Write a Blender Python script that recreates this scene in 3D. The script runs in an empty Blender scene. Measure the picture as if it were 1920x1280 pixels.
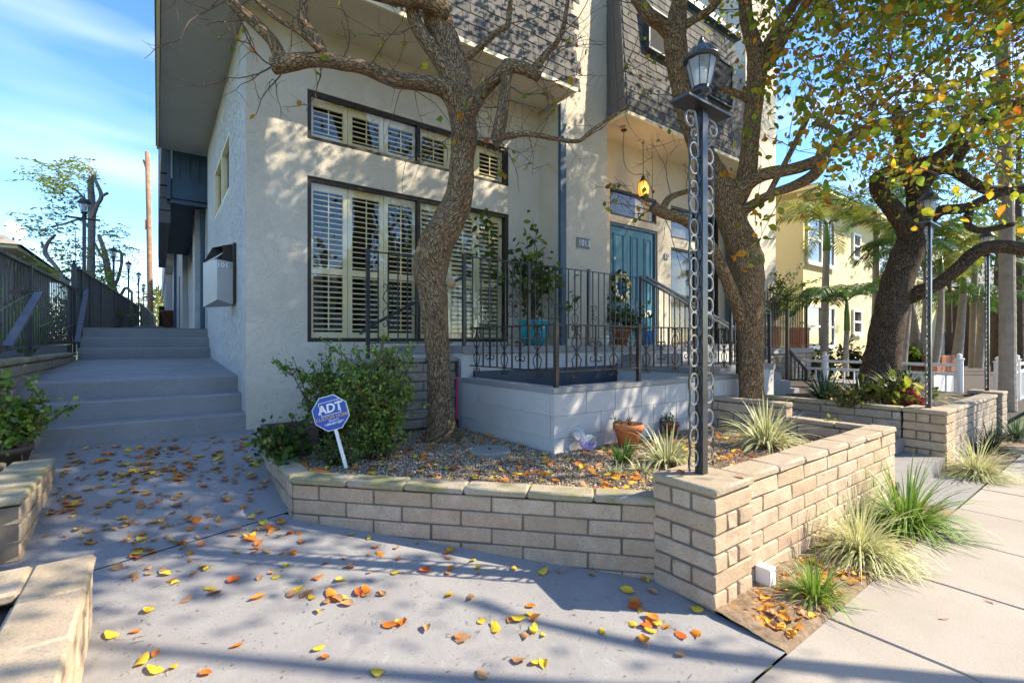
import bpy, math, random
import numpy as np
from mathutils import Vector, Matrix, noise

random.seed(11)
RNG = np.random.default_rng(5)
SC = bpy.context.scene
COL = SC.collection
R = math.radians

# ------------------------------------------------------------------ camera, sky, sun, exposure
E = 1.456                      # eye height above the pavement
YAW = R(36.6)
cam_d = bpy.data.cameras.new('camera')
cam = bpy.data.objects.new('camera', cam_d)
COL.objects.link(cam)
cam.location = (0, 0, E)
cam.rotation_euler = (R(90), 0, -YAW)
cam_d.sensor_width = 36
cam_d.lens = 895 / 1920 * 36
cam_d.clip_start = 0.05
cam_d.clip_end = 3000
SC.camera = cam

SUN_EL = R(38)
SUN_AZ = math.atan2(.803, -.596)          # compass azimuth, +Y = 0
SUN = Vector((math.sin(SUN_AZ) * math.cos(SUN_EL), math.cos(SUN_AZ) * math.cos(SUN_EL), math.sin(SUN_EL)))

world = bpy.data.worlds.new('World')
SC.world = world
world.use_nodes = True
wn = world.node_tree
wn.nodes.clear()
w_out = wn.nodes.new('ShaderNodeOutputWorld')
w_bg = wn.nodes.new('ShaderNodeBackground')
w_sky = wn.nodes.new('ShaderNodeTexSky')
w_sky.sky_type = 'NISHITA'
w_sky.sun_disc = False
w_sky.sun_elevation = SUN_EL
w_sky.sun_rotation = SUN_AZ
w_sky.air_density = 1.0
w_sky.dust_density = 0.2
w_sky.ozone_density = 3.2
w_tc = wn.nodes.new('ShaderNodeTexCoord')
w_map = wn.nodes.new('ShaderNodeMapping')
w_map.inputs['Scale'].default_value = (1.1, 1.1, 6.5)
w_map.inputs['Rotation'].default_value = (R(7), R(-4), R(20))
w_no = wn.nodes.new('ShaderNodeTexNoise')
w_no.inputs['Scale'].default_value = 1.1
w_no.inputs['Detail'].default_value = 3
w_no.inputs['Roughness'].default_value = 0.5
w_no.inputs['Distortion'].default_value = 0.4
w_rmp = wn.nodes.new('ShaderNodeValToRGB')
w_rmp.color_ramp.elements[0].position = 0.50
w_rmp.color_ramp.elements[1].position = 0.86
w_rmp.color_ramp.elements[1].color = (.62, .62, .62, 1)
w_mix = wn.nodes.new('ShaderNodeMixRGB')
w_mix.inputs['Color2'].default_value = (3.9, 4.1, 4.3, 1)
wn.links.new(w_tc.outputs['Generated'], w_map.inputs['Vector'])
wn.links.new(w_map.outputs['Vector'], w_no.inputs['Vector'])
wn.links.new(w_no.outputs['Fac'], w_rmp.inputs['Fac'])
wn.links.new(w_rmp.outputs['Color'], w_mix.inputs['Fac'])
w_hsv = wn.nodes.new('ShaderNodeHueSaturation')
w_hsv.inputs['Saturation'].default_value = 1.2
w_hsv.inputs['Hue'].default_value = 0.506
w_hsv.inputs['Value'].default_value = 0.76
wn.links.new(w_sky.outputs['Color'], w_hsv.inputs['Color'])
wn.links.new(w_hsv.outputs['Color'], w_mix.inputs['Color1'])
wn.links.new(w_mix.outputs['Color'], w_bg.inputs['Color'])
wn.links.new(w_bg.outputs['Background'], w_out.inputs['Surface'])
w_bg.inputs['Strength'].default_value = 0.15

sun_d = bpy.data.lights.new('sun', 'SUN')
sun_d.energy = 3.2
sun_d.angle = R(0.53)
sun_d.color = (1.0, .90, .74)
sun = bpy.data.objects.new('sun', sun_d)
COL.objects.link(sun)
sun.location = (20, -15, 25)
sun.rotation_euler = SUN.to_track_quat('Z', 'Y').to_euler()

SC.render.engine = 'CYCLES'
SC.view_settings.view_transform = 'Standard'
SC.view_settings.look = 'None'
SC.view_settings.gamma = 1.0
SC.view_settings.exposure = 1.80
SC.cycles.use_denoising = True
SC.cycles.max_bounces = 8
SC.cycles.transparent_max_bounces = 16
SC.cycles.sample_clamp_indirect = 8

# ------------------------------------------------------------------ measuring helpers (photo pixel -> place)
FX, FY = math.sin(YAW), math.cos(YAW)
def P(px, py, Z):
    r = (px - 960) / 895 * Z
    return Vector((r * FY + Z * FX, -r * FX + Z * FY, E + (640 - py) / 895 * Z))
def on_y(px, py, Y):
    k = (px - 960) / 895
    return P(px, py, Y / (FY - k * FX))
def on_x(px, py, X):
    k = (px - 960) / 895
    return P(px, py, X / (FX + k * FY))
def on_z(px, py, z):
    return P(px, py, (E - z) * 895 / (py - 640))
def depth(x, y):
    return x * FX + y * FY

# ------------------------------------------------------------------ materials
MATS = {}
class NT:
    """tiny node-graph writer"""
    def __init__(s, name):
        s.m = bpy.data.materials.new(name)
        s.m.use_nodes = True
        s.t = s.m.node_tree
        s.b = s.t.nodes['Principled BSDF']
        s.out = s.t.nodes['Material Output']
    def n(s, typ, **kw):
        nd = s.t.nodes.new(typ)
        for k, v in kw.items():
            if k in nd.inputs: nd.inputs[k].default_value = v
            else: setattr(nd, k, v)
        return nd
    def l(s, a, b): s.t.links.new(a, b)
    def coords(s, kind='Object', scale=(1, 1, 1)):
        tc = s.n('ShaderNodeTexCoord'); mp = s.n('ShaderNodeMapping')
        mp.inputs['Scale'].default_value = scale
        s.l(tc.outputs[kind], mp.inputs['Vector'])
        return mp.outputs['Vector']
    def noise(s, vec, scale, detail=4, rough=.55, dist=0):
        nd = s.n('ShaderNodeTexNoise')
        nd.inputs['Scale'].default_value = scale; nd.inputs['Detail'].default_value = detail
        nd.inputs['Roughness'].default_value = rough; nd.inputs['Distortion'].default_value = dist
        if vec is not None: s.l(vec, nd.inputs['Vector'])
        return nd.outputs['Fac']
    def ramp(s, fac, stops):
        nd = s.n('ShaderNodeValToRGB')
        e = nd.color_ramp.elements
        while len(e) < len(stops): e.new(.5)
        for i, (p, c) in enumerate(stops):
            e[i].position = p
            e[i].color = (c[0], c[1], c[2], 1) if hasattr(c, '__len__') else (c, c, c, 1)
        s.l(fac, nd.inputs['Fac'])
        return nd.outputs['Color']
    def mix(s, fac, a, b, mode='MIX'):
        nd = s.n('ShaderNodeMixRGB', blend_type=mode)
        for sock, v in (('Fac', fac), ('Color1', a), ('Color2', b)):
            if isinstance(v, (int, float)): nd.inputs[sock].default_value = v
            elif isinstance(v, (tuple, list)): nd.inputs[sock].default_value = (*v[:3], 1)
            else: s.l(v, nd.inputs[sock])
        return nd.outputs['Color']
    def bump(s, h, strength, dist=.01, prev=None):
        nd = s.n('ShaderNodeBump')
        nd.inputs['Strength'].default_value = strength; nd.inputs['Distance'].default_value = dist
        s.l(h, nd.inputs['Height'])
        if prev is not None: s.l(prev, nd.inputs['Normal'])
        return nd.outputs['Normal']
    def fin(s, col=None, rough=.7, normal=None, metal=0, spec=None):
        if col is not None:
            if isinstance(col, (tuple, list)): s.b.inputs['Base Color'].default_value = (*col[:3], 1)
            else: s.l(col, s.b.inputs['Base Color'])
        if isinstance(rough, (int, float)): s.b.inputs['Roughness'].default_value = rough
        else: s.l(rough, s.b.inputs['Roughness'])
        s.b.inputs['Metallic'].default_value = metal
        if spec is not None: s.b.inputs['Specular IOR Level'].default_value = spec
        if normal is not None: s.l(normal, s.b.inputs['Normal'])
        MATS[s.m.name] = s.m
        return s.m

def paint(name, col, rough=.45, var=.12, metal=0, scale=6, bump=.08):
    g = NT(name)
    v = g.coords()
    f = g.noise(v, scale, 5, .6)
    lo = tuple(c * (1 - var) for c in col); hi = tuple(min(1, c * (1 + var)) for c in col)
    c = g.ramp(f, [(.3, lo), (.7, hi)])
    nm = g.bump(g.noise(v, scale * 22, 2), bump, .004)
    return g.fin(c, rough, nm, metal)

def stucco(name, col, trowel=.55, dirt=.12):
    g = NT(name)
    v = g.coords()
    big = g.noise(v, 1.1, 4, .6)
    lo = tuple(c * (1 - dirt) for c in col)
    c = g.ramp(big, [(.3, lo), (.65, col)])
    fine = g.noise(v, 60, 3, .6)
    pits = g.ramp(g.noise(v, 17, 6, .7, .8), [(.5, 0), (.62, 1)])
    c = g.mix(g.ramp(fine, [(.28, .45), (.5, 0)]), c, tuple(k * .72 for k in col))
    n1 = g.bump(pits, trowel, .012)
    n2 = g.bump(fine, .45, .006, n1)
    return g.fin(c, .9, n2, spec=.2)

stucco('stucco', (.70, .62, .485), .45, .17)
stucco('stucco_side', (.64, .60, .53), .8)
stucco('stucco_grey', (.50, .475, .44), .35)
stucco('stucco_yellow', (.78, .66, .36), .2, .06)
stucco('block_paint', (.60, .57, .52), .10, .14)
stucco('white_house_paint', (.75, .74, .72), .2)

def walkway_mat():
    g = NT('walkway_paint')
    geo = g.n('ShaderNodeNewGeometry'); v = geo.outputs['Position']
    big = g.noise(v, 1.1, 6, .7, .6)
    c = g.ramp(big, [(.25, (.225, .21, .195)), (.5, (.27, .255, .238)), (.75, (.315, .30, .278))])
    wear = g.ramp(g.noise(v, 7, 9, .8, .5), [(.56, 0), (.68, 1)])                       # rubbed paler patches
    c = g.mix(g.mix(.4, (0, 0, 0), wear), c, (.40, .385, .37))
    stain = g.ramp(g.noise(v, 2.6, 7, .72, 1.2), [(.56, 0), (.70, 1)])                  # old leaf and water stains
    c = g.mix(g.mix(.30, (0, 0, 0), stain), c, (.16, .135, .12))
    spots = g.ramp(g.noise(v, 85, 2, .5), [(.66, 0), (.71, 1)])
    c = g.mix(g.mix(.7, (0, 0, 0), spots), c, (.10, .085, .075))
    chips = g.ramp(g.noise(v, 48, 2, .5), [(.70, 0), (.74, 1)])
    c = g.mix(g.mix(.3, (0, 0, 0), chips), c, (.45, .43, .40))
    nm = g.bump(g.noise(v, 130, 3, .7), .35, .004)
    nm = g.bump(g.noise(v, 16, 5, .65), .35, .008, nm)
    g.fin(c, g.ramp(g.noise(v, 5, 5), [(.3, .5), (.7, .75)]), nm, spec=.35)
walkway_mat()

def concrete(name, a, b, rough=.85):
    g = NT(name)
    v = g.coords()
    c = g.ramp(g.noise(v, 1.4, 6, .6), [(.3, a), (.7, b)])
    c = g.mix(g.ramp(g.noise(v, 110, 3, .6), [(.35, .35), (.5, 0)]), c, tuple(k * .6 for k in a))
    c = g.mix(g.ramp(g.noise(v, 5, 6, .7), [(.62, 0), (.8, .35)]), c, tuple(k * .55 for k in a))
    nm = g.bump(g.noise(v, 150, 3, .7), .25, .003)
    nm = g.bump(g.noise(v, 14, 4), .2, .006, nm)
    g.fin(c, rough, nm, spec=.25)
concrete('sidewalk', (.33, .285, .23), (.41, .36, .295))
concrete('grey_concrete', (.27, .26, .24), (.36, .35, .32))
concrete('asphalt', (.045, .045, .047), (.07, .07, .07))
concrete('mortar', (.14, .12, .09), (.20, .17, .135))

def brick_mat(name, a, b, c3, moss=0.0):
    g = NT(name)
    v = g.coords()
    oi = g.n('ShaderNodeObjectInfo')
    tone = g.ramp(oi.outputs['Random'], [(0, a), (.5, b), (1, c3)])
    geo = g.n('ShaderNodeNewGeometry')
    wp = geo.outputs['Position']
    blot = g.noise(wp, 9, 6, .65)
    c = g.mix(g.ramp(blot, [(.35, .55), (.65, 0)]), tone, tuple(k * .72 for k in a))
    c = g.mix(g.ramp(g.noise(wp, 90, 2, .6), [(.33, .5), (.46, 0)]), c, tuple(k * .45 for k in a))
    c = g.mix(g.ramp(g.noise(wp, 3.2, 6, .75, .8), [(.56, 0), (.72, .45)]), c, (.62, .57, .50))
    if moss:
        c = g.mix(g.ramp(g.noise(wp, 4.5, 6, .7), [(.42, 0), (.62, moss)]), c, (.20, .19, .06))
    nm = g.bump(g.noise(wp, 110, 3, .7), .5, .004)
    nm = g.bump(g.noise(wp, 22, 4, .6), .5, .010, nm)
    g.fin(c, .92, nm, spec=.15)
brick_mat('brick', (.46, .335, .215), (.57, .44, .305), (.52, .36, .235))
brick_mat('brick_cap', (.43, .335, .235), (.47, .375, .27), (.44, .345, .25), .22)
brick_mat('brick_cap_moss', (.42, .35, .25), (.46, .39, .28), (.44, .36, .26), .8)
brick_mat('brick_grey', (.34, .285, .22), (.40, .34, .265), (.37, .30, .225))
brick_mat('brick_red', (.24, .095, .055), (.30, .13, .075), (.22, .085, .05))

def shingle_mat():
    g = NT('shingle')
    oi = g.n('ShaderNodeObjectInfo')
    geo = g.n('ShaderNodeNewGeometry')
    tone = g.ramp(oi.outputs['Random'], [(0, (.11, .103, .095)), (.5, (.145, .136, .124)), (1, (.185, .172, .155))])
    st = g.n('ShaderNodeMapping'); st.inputs['Scale'].default_value = (60, 60, 5)
    g.l(geo.outputs['Position'], st.inputs['Vector'])
    grain = g.noise(st.outputs['Vector'], 1, 4, .6)
    c = g.mix(g.ramp(grain, [(.35, .35), (.6, 0)]), tone, (.09, .085, .08))
    g.fin(c, .9, g.bump(grain, .3, .004), spec=.15)
shingle_mat()

def bark_mat(name, a, b, crack, sc=1.0):
    g = NT(name)
    uv = g.n('ShaderNodeUVMap')
    mp = g.n('ShaderNodeMapping'); mp.inputs['Scale'].default_value = (1, .32, 1)
    g.l(uv.outputs['UV'], mp.inputs['Vector'])
    nz = g.n('ShaderNodeTexNoise'); nz.inputs['Scale'].default_value = 14
    g.l(mp.outputs['Vector'], nz.inputs['Vector'])
    ad = g.n('ShaderNodeMixRGB', blend_type='LINEAR_LIGHT'); ad.inputs['Fac'].default_value = .05
    g.l(mp.outputs['Vector'], ad.inputs['Color1']); g.l(nz.outputs['Color'], ad.inputs['Color2'])
    vo = g.n('ShaderNodeTexVoronoi', feature='DISTANCE_TO_EDGE'); vo.inputs['Scale'].default_value = 50 * sc
    g.l(ad.outputs['Color'], vo.inputs['Vector'])
    plate = g.ramp(vo.outputs['Distance'], [(.0, 0), (.07, .65), (.16, 1)])
    fine = g.noise(mp.outputs['Vector'], 90, 4, .7)
    big = g.noise(g.coords(), 3.5, 4, .6)
    c = g.mix(g.ramp(big, [(.35, 0), (.65, 1)]), a, b)
    c = g.mix(g.ramp(fine, [(.3, .5), (.6, 0)]), c, tuple(k * .55 for k in a))
    c = g.mix(plate, crack, c)
    nm = g.bump(plate, 1.0, .014)
    nm = g.bump(fine, .5, .006, nm)
    g.fin(c, .92, nm, spec=.15)
bark_mat('bark', (.33, .205, .105), (.43, .29, .16), (.10, .058, .03))
bark_mat('bark_dark', (.13, .092, .062), (.18, .13, .09), (.03, .021, .015))
bark_mat('bark_pale', (.36, .30, .24), (.46, .39, .32), (.22, .18, .14), .6)
paint('twig', (.13, .075, .05), .85, .3)

def leaf_mat(name, trans=.45, rough=.5):
    g = NT(name)
    at = g.n('ShaderNodeAttribute', attribute_name='Col')
    geo = g.n('ShaderNodeNewGeometry')
    c = g.mix(g.ramp(g.noise(geo.outputs['Position'], 45, 3), [(.35, .35), (.6, 0)]), at.outputs['Color'], (.08, .06, .015))
    g.fin(c, rough, spec=.35)
    tr = g.n('ShaderNodeBsdfTranslucent'); g.l(c, tr.inputs['Color'])
    ms = g.n('ShaderNodeMixShader'); ms.inputs['Fac'].default_value = trans
    g.l(g.b.outputs['BSDF'], ms.inputs[1]); g.l(tr.outputs['BSDF'], ms.inputs[2])
    g.l(ms.outputs['Shader'], g.out.inputs['Surface'])
leaf_mat('leaf', .6)
leaf_mat('leaf_glossy', .25, .3)

def fallen_mat(name, stops):
    g = NT(name)
    oi = g.n('ShaderNodeObjectInfo')
    base = g.ramp(oi.outputs['Random'], stops)
    v = g.coords('Object')
    c = g.mix(g.ramp(g.noise(v, 38, 5, .65), [(.45, 0), (.75, .6)]), base, (.30, .08, .015))
    c = g.mix(g.ramp(g.noise(v, 90, 2), [(.62, 0), (.7, .8)]), c, (.05, .03, .015))
    g.fin(c, .55, g.bump(g.noise(v, 120, 3), .4, .002), spec=.3)
    tr = g.n('ShaderNodeBsdfTranslucent'); g.l(c, tr.inputs['Color'])
    ms = g.n('ShaderNodeMixShader'); ms.inputs['Fac'].default_value = .25
    g.l(g.b.outputs['BSDF'], ms.inputs[1]); g.l(tr.outputs['BSDF'], ms.inputs[2])
    g.l(ms.outputs['Shader'], g.out.inputs['Surface'])
fallen_mat('fallen_yellow', [(0, (.85, .52, .03)), (.5, (.90, .62, .05)), (1, (.72, .60, .07))])
fallen_mat('fallen_orange', [(0, (.85, .36, .04)), (.5, (.80, .24, .03)), (1, (.66, .12, .025))])
fallen_mat('fallen_brown', [(0, (.48, .25, .10)), (.5, (.58, .34, .16)), (1, (.38, .16, .07))])

def blade_mat(name, mid, edge):
    g = NT(name)
    uv = g.n('ShaderNodeUVMap'); sp = g.n('ShaderNodeSeparateXYZ')
    g.l(uv.outputs['UV'], sp.inputs['Vector'])
    c = g.ramp(sp.outputs['X'], [(.0, edge), (.26, edge), (.36, mid), (.64, mid), (.74, edge), (1, edge)])
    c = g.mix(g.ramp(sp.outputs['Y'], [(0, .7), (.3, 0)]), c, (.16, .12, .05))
    g.fin(c, .4, spec=.4)
    tr = g.n('ShaderNodeBsdfTranslucent'); g.l(c, tr.inputs['Color'])
    ms = g.n('ShaderNodeMixShader'); ms.inputs['Fac'].default_value = .3
    g.l(g.b.outputs['BSDF'], ms.inputs[1]); g.l(tr.outputs['BSDF'], ms.inputs[2])
    g.l(ms.outputs['Shader'], g.out.inputs['Surface'])
blade_mat('blade_variegated', (.17, .25, .05), (.78, .72, .42))
blade_mat('blade_cream', (.36, .40, .12), (.70, .66, .36))
blade_mat('blade_green', (.17, .29, .035), (.22, .34, .05))
blade_mat('blade_yucca', (.20, .33, .05), (.09, .16, .03))
blade_mat('blade_dark', (.03, .06, .025), (.05, .09, .04))
blade_mat('palm_green', (.07, .15, .025), (.10, .19, .035))
blade_mat('palm_yellow', (.24, .27, .03), (.30, .32, .04))

paint('iron', (.05, .049, .05), .28, .3, .25)
paint('iron_sunlit', (.30, .28, .245), .34, .25, .5)  # iron in a lighter colour, painting sun highlights onto lamp rings and scrolls
paint('iron_brown', (.05, .036, .026), .5, .3, .4)
paint('iron_blue', (.10, .105, .125), .45, .2, .1)
paint('bronze_frame', (.045, .034, .024), .45, .2, .5)
paint('cream_paint', (.86, .72, .43), .5, .04)
paint('white_paint', (.80, .80, .78), .45, .04)
paint('teal_door', (.028, .145, .205), .4, .14)
paint('slate_blue', (.05, .095, .14), .5, .15)
paint('dark_trim', (.045, .06, .075), .6, .2)
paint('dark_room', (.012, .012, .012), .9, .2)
paint('terracotta', (.50, .165, .05), .75, .18)
paint('terracotta_old', (.26, .10, .045), .8, .35)
paint('turquoise_glaze', (.02, .36, .42), .15, .2)
paint('brown_wood', (.12, .075, .05), .7, .3)
paint('pole_wood', (.27, .15, .085), .85, .35, 0, 4)
paint('mailbox_metal', (.40, .39, .36), .42, .06, .35)
paint('plate_grey', (.12, .125, .13), .4, .1, .4)
paint('letter_white', (.85, .84, .78), .5, .02)
paint('letter_gold', (.62, .42, .16), .5, .05)
paint('letter_faint', (.33, .32, .29), .5, .02)
paint('sign_blue', (.025, .09, .40), .35, .06)
paint('black_plastic', (.015, .015, .015), .5, .2)
paint('pink_plastic', (.75, .03, .16), .35, .05)
paint('blue_plastic', (.02, .24, .75), .35, .05)
paint('flower_white', (.85, .83, .72), .6, .05)
paint('flower_gold', (.72, .50, .05), .5, .2)
paint('flower_pink', (.75, .06, .12), .6, .2)
paint('soil', (.05, .036, .025), .95, .4, 0, 20, .6)
paint('earth', (.27, .185, .11), .95, .45, 0, 26, 1.0)
paint('grey_gravel_bed', (.22, .16, .10), .95, .45, 0, 60, 1.0)
paint('roof_shingle_far', (.30, .26, .20), .9, .25, 0, 30)
paint('beige_siding', (.42, .33, .22), .8, .1)
paint('grass', (.07, .10, .03), .95, .4, 0, 8, .6)
paint('hill_green', (.05, .08, .03), .95, .4)
paint('palm_trunk', (.28, .235, .19), .85, .2, 0, 9, .4)
paint('palm_shaft', (.12, .20, .04), .4, .2)
paint('chain_bronze', (.06, .042, .025), .5, .3, .6)
paint('blind', (.085, .07, .05), .6, .25, 0, 9)
paint('lid_concrete', (.26, .25, .21), .85, .15, 0, 30, .3)
paint('white_bulb', (.85, .84, .80), .3, .02)
paint('rod_dark', (.02, .02, .02), .6, .2)

def pebble_mat():
    g = NT('pebble')
    at = g.n('ShaderNodeAttribute', attribute_name='Col')
    g.fin(at.outputs['Color'], .85, spec=.3)
pebble_mat()

def mosaic_mat():
    g = NT('mosaic')
    v = g.coords()
    vo = g.n('ShaderNodeTexVoronoi', feature='DISTANCE_TO_EDGE'); vo.inputs['Scale'].default_value = 42
    vc = g.n('ShaderNodeTexVoronoi'); vc.inputs['Scale'].default_value = 42
    g.l(v, vo.inputs['Vector']); g.l(v, vc.inputs['Vector'])
    sp = g.n('ShaderNodeSeparateXYZ'); g.l(v, sp.inputs['Vector'])
    sx = g.n('ShaderNodeSeparateXYZ'); g.l(vc.outputs['Color'], sx.inputs['Vector'])
    top = g.ramp(sx.outputs['X'], [(0, (.45, .42, .38)), (.4, (.30, .38, .45)), (.8, (.55, .5, .45)), (1, (.2, .45, .55))])
    bot = g.ramp(sx.outputs['X'], [(0, (.24, .18, .50)), (.5, (.40, .33, .60)), (1, (.5, .4, .55))])
    c = g.mix(g.ramp(sp.outputs['Z'], [(.075, 0), (.095, 1)]), bot, top)
    e = g.ramp(vo.outputs['Distance'], [(0, 0), (.07, 1)])
    c = g.mix(e, (.05, .05, .05), c)
    g.fin(c, .4, g.bump(e, .6, .004))
mosaic_mat()

def glass_mat(name, ior, tint=(1, 1, 1)):
    g = NT(name)
    lw = g.n('ShaderNodeLayerWeight'); lw.inputs['Blend'].default_value = .5
    pw = g.n('ShaderNodeMath', operation='POWER'); g.l(lw.outputs['Facing'], pw.inputs[0]); pw.inputs[1].default_value = 4.0
    fr = g.n('ShaderNodeMath', operation='MULTIPLY_ADD'); g.l(pw.outputs[0], fr.inputs[0]); fr.inputs[1].default_value = .85; fr.inputs[2].default_value = ior
    tr = g.n('ShaderNodeBsdfTransparent'); tr.inputs['Color'].default_value = (*tint, 1)
    gl = g.n('ShaderNodeBsdfGlossy'); gl.inputs['Roughness'].default_value = .004
    v = g.coords()
    nm = g.bump(g.noise(v, 1.6, 2), .04, .05)
    g.l(nm, gl.inputs['Normal'])
    ms = g.n('ShaderNodeMixShader')
    g.l(fr.outputs[0], ms.inputs['Fac'])
    g.l(tr.outputs['BSDF'], ms.inputs[1]); g.l(gl.outputs['BSDF'], ms.inputs[2])
    g.l(ms.outputs['Shader'], g.out.inputs['Surface'])
    MATS[name] = g.m
glass_mat('glass', .075, (.97, .98, .95))
glass_mat('lantern_glass', .05, (.96, .96, .95))
def whitish_glass():  # mixes white translucent and diffuse into the lantern glass
    m = MATS['lantern_glass']; t = m.node_tree
    out = t.nodes['Material Output']; src = out.inputs['Surface'].links[0].from_socket
    df = t.nodes.new('ShaderNodeBsdfTranslucent'); df.inputs['Color'].default_value = (.9, .9, .88, 1)
    d2 = t.nodes.new('ShaderNodeBsdfDiffuse'); d2.inputs['Color'].default_value = (.8, .8, .78, 1)
    a = t.nodes.new('ShaderNodeMixShader'); t.links.new(df.outputs[0], a.inputs[1]); t.links.new(d2.outputs[0], a.inputs[2])
    b = t.nodes.new('ShaderNodeMixShader'); b.inputs['Fac'].default_value = .38
    t.links.new(src, b.inputs[1]); t.links.new(a.outputs[0], b.inputs[2]); t.links.new(b.outputs[0], out.inputs['Surface'])
whitish_glass()

def emit_mat(name, col, strength):
    g = NT(name)
    g.b.inputs['Emission Color'].default_value = (*col, 1)
    g.b.inputs['Emission Strength'].default_value = strength
    g.fin((.6, .35, .08), .3)
emit_mat('amber_lit', (1.0, .40, .05), .42)
MATS['amber_lit'].node_tree.nodes['Principled BSDF'].inputs['Alpha'].default_value = .7
emit_mat('bulb_lit', (1.0, .66, .26), 4.0)

# ------------------------------------------------------------------ mesh helpers
class MB:
    def __init__(s):
        s.v = []; s.f = []; s.uv = []; s.c = []; s.has_uv = False; s.has_c = False; s.mi = []
        s.cur = 0
    def add(s, vs, fs, uvs=None, col=None):
        o = len(s.v)
        s.v += [tuple(p) for p in vs]
        s.f += [tuple(i + o for i in f) for f in fs]
        s.mi += [s.cur] * len(fs)
        if uvs is not None: s.has_uv = True; s.uv += uvs
        else: s.uv += [(0, 0)] * len(vs)
        if col is not None: s.has_c = True; s.c += [col] * len(vs)
        else: s.c += [(1, 1, 1)] * len(vs)
        return s
    def box(s, x0, x1, y0, y1, z0, z1):
        vs = [(x0, y0, z0), (x1, y0, z0), (x1, y1, z0), (x0, y1, z0), (x0, y0, z1), (x1, y0, z1), (x1, y1, z1), (x0, y1, z1)]
        return s.add(vs, [(0, 3, 2, 1), (4, 5, 6, 7), (0, 1, 5, 4), (1, 2, 6, 5), (2, 3, 7, 6), (3, 0, 4, 7)])
    def bar(s, a, b, w, h=None, up=(0, 0, 1)):
        """square bar from a to b"""
        a = Vector(a); b = Vector(b); h = h or w
        d = (b - a).normalized(); up = Vector(up)
        if abs(d.dot(up)) > .95: up = Vector((0, 1, 0))
        sd = d.cross(up).normalized(); u = sd.cross(d).normalized()
        vs = []
        for p in (a, b):
            for i, j in ((-1, -1), (1, -1), (1, 1), (-1, 1)):
                vs.append(p + sd * (w / 2 * i) + u * (h / 2 * j))
        return s.add(vs, [(0, 1, 2, 3), (7, 6, 5, 4), (0, 4, 5, 1), (1, 5, 6, 2), (2, 6, 7, 3), (3, 7, 4, 0)])
    def tube(s, pts, rad, n=8, cap=True, bark=0, uvs=True, col=None):
        pts = [Vector(p) for p in pts]
        m = len(pts)
        if not hasattr(rad, '__len__'): rad = [rad] * m
        base = len(s.v)
        t0 = (pts[1] - pts[0]).normalized()
        ref = Vector((1, 0, 0)) if abs(t0.x) < .8 else Vector((0, 1, 0))
        u = (ref - t0 * ref.dot(t0)).normalized()
        vs = []; uv = []; L = 0
        for i, p in enumerate(pts):
            if i: L += (p - pts[i - 1]).length
            t = (pts[min(i + 1, m - 1)] - pts[max(i - 1, 0)])
            t = t.normalized() if t.length > 1e-9 else t0
            u = u - t * u.dot(t)
            u = u.normalized() if u.length > 1e-6 else t.orthogonal().normalized()
            w = t.cross(u)
            for k in range(n + 1):
                a = 2 * math.pi * (k % n) / n
                d = u * math.cos(a) + w * math.sin(a)
                r = rad[i]
                if bark:
                    q = p + d * r
                    r *= 1 + bark * (noise.noise(q * 6) * 1.0 + .5 * noise.noise(q * 14)) 
                    r += bark * .06 * r / max(r, .02) * (noise.noise(Vector((a * 5, L * 9, i * .01))) * .25)
                vs.append(p + d * r)
                uv.append((k / n * 2 * math.pi * max(rad[i], .01), L))
        fs = []
        for i in range(m - 1):
            for k in range(n):
                q = i * (n + 1) + k
                fs.append((q, q + 1, q + n + 2, q + n + 1))
        if cap:
            fs.append(tuple(range(n - 1, -1, -1)))
            o = (m - 1) * (n + 1)
            fs.append(tuple(range(o, o + n)))
        return s.add(vs, fs, uv if uvs else None, col)
    def lathe(s, prof, c=(0, 0, 0), n=20, a0=0):
        vs = []; fs = []
        for r, z in prof:
            for k in range(n):
                a = 2 * math.pi * k / n + a0
                vs.append((c[0] + r * math.cos(a), c[1] + r * math.sin(a), c[2] + z))
        for i in range(len(prof) - 1):
            for k in range(n):
                fs.append((i * n + k, i * n + (k + 1) % n, (i + 1) * n + (k + 1) % n, (i + 1) * n + k))
        if prof[0][0] > 1e-4: fs.append(tuple(range(n - 1, -1, -1)))
        if prof[-1][0] > 1e-4: fs.append(tuple(range((len(prof) - 1) * n, len(prof) * n)))
        return s.add(vs, fs)
    def mesh(s, name, mats, smooth=False):
        me = bpy.data.meshes.new(name)
        me.from_pydata([tuple(p) for p in s.v], [], s.f)
        for m in (mats if isinstance(mats, (list, tuple)) else [mats]): me.materials.append(MATS[m])
        if len(me.materials) > 1: me.polygons.foreach_set('material_index', s.mi)
        if s.has_uv:
            ul = me.uv_layers.new(name='UVMap')
            li = np.empty(len(me.loops), int); me.loops.foreach_get('vertex_index', li)
            ul.data.foreach_set('uv', np.array(s.uv, 'f')[li].ravel())
        if s.has_c:
            ca = me.color_attributes.new('Col', 'FLOAT_COLOR', 'POINT')
            c4 = np.ones((len(s.v), 4), 'f'); c4[:, :3] = np.array(s.c, 'f')
            ca.data.foreach_set('color', c4.ravel())
        if smooth: me.polygons.foreach_set('use_smooth', [True] * len(me.polygons))
        me.update()
        return me
    def build(s, name, mats, parent=None, smooth=False):
        return link(name, s.mesh(name, mats, smooth), parent)

def link(name, data, parent=None, loc=None, rot=None, scale=None):
    o = bpy.data.objects.new(name, data)
    COL.objects.link(o)
    if parent is not None: o.parent = parent
    if loc is not None: o.location = loc
    if rot is not None: o.rotation_euler = rot
    if scale is not None: o.scale = scale
    return o

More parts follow.
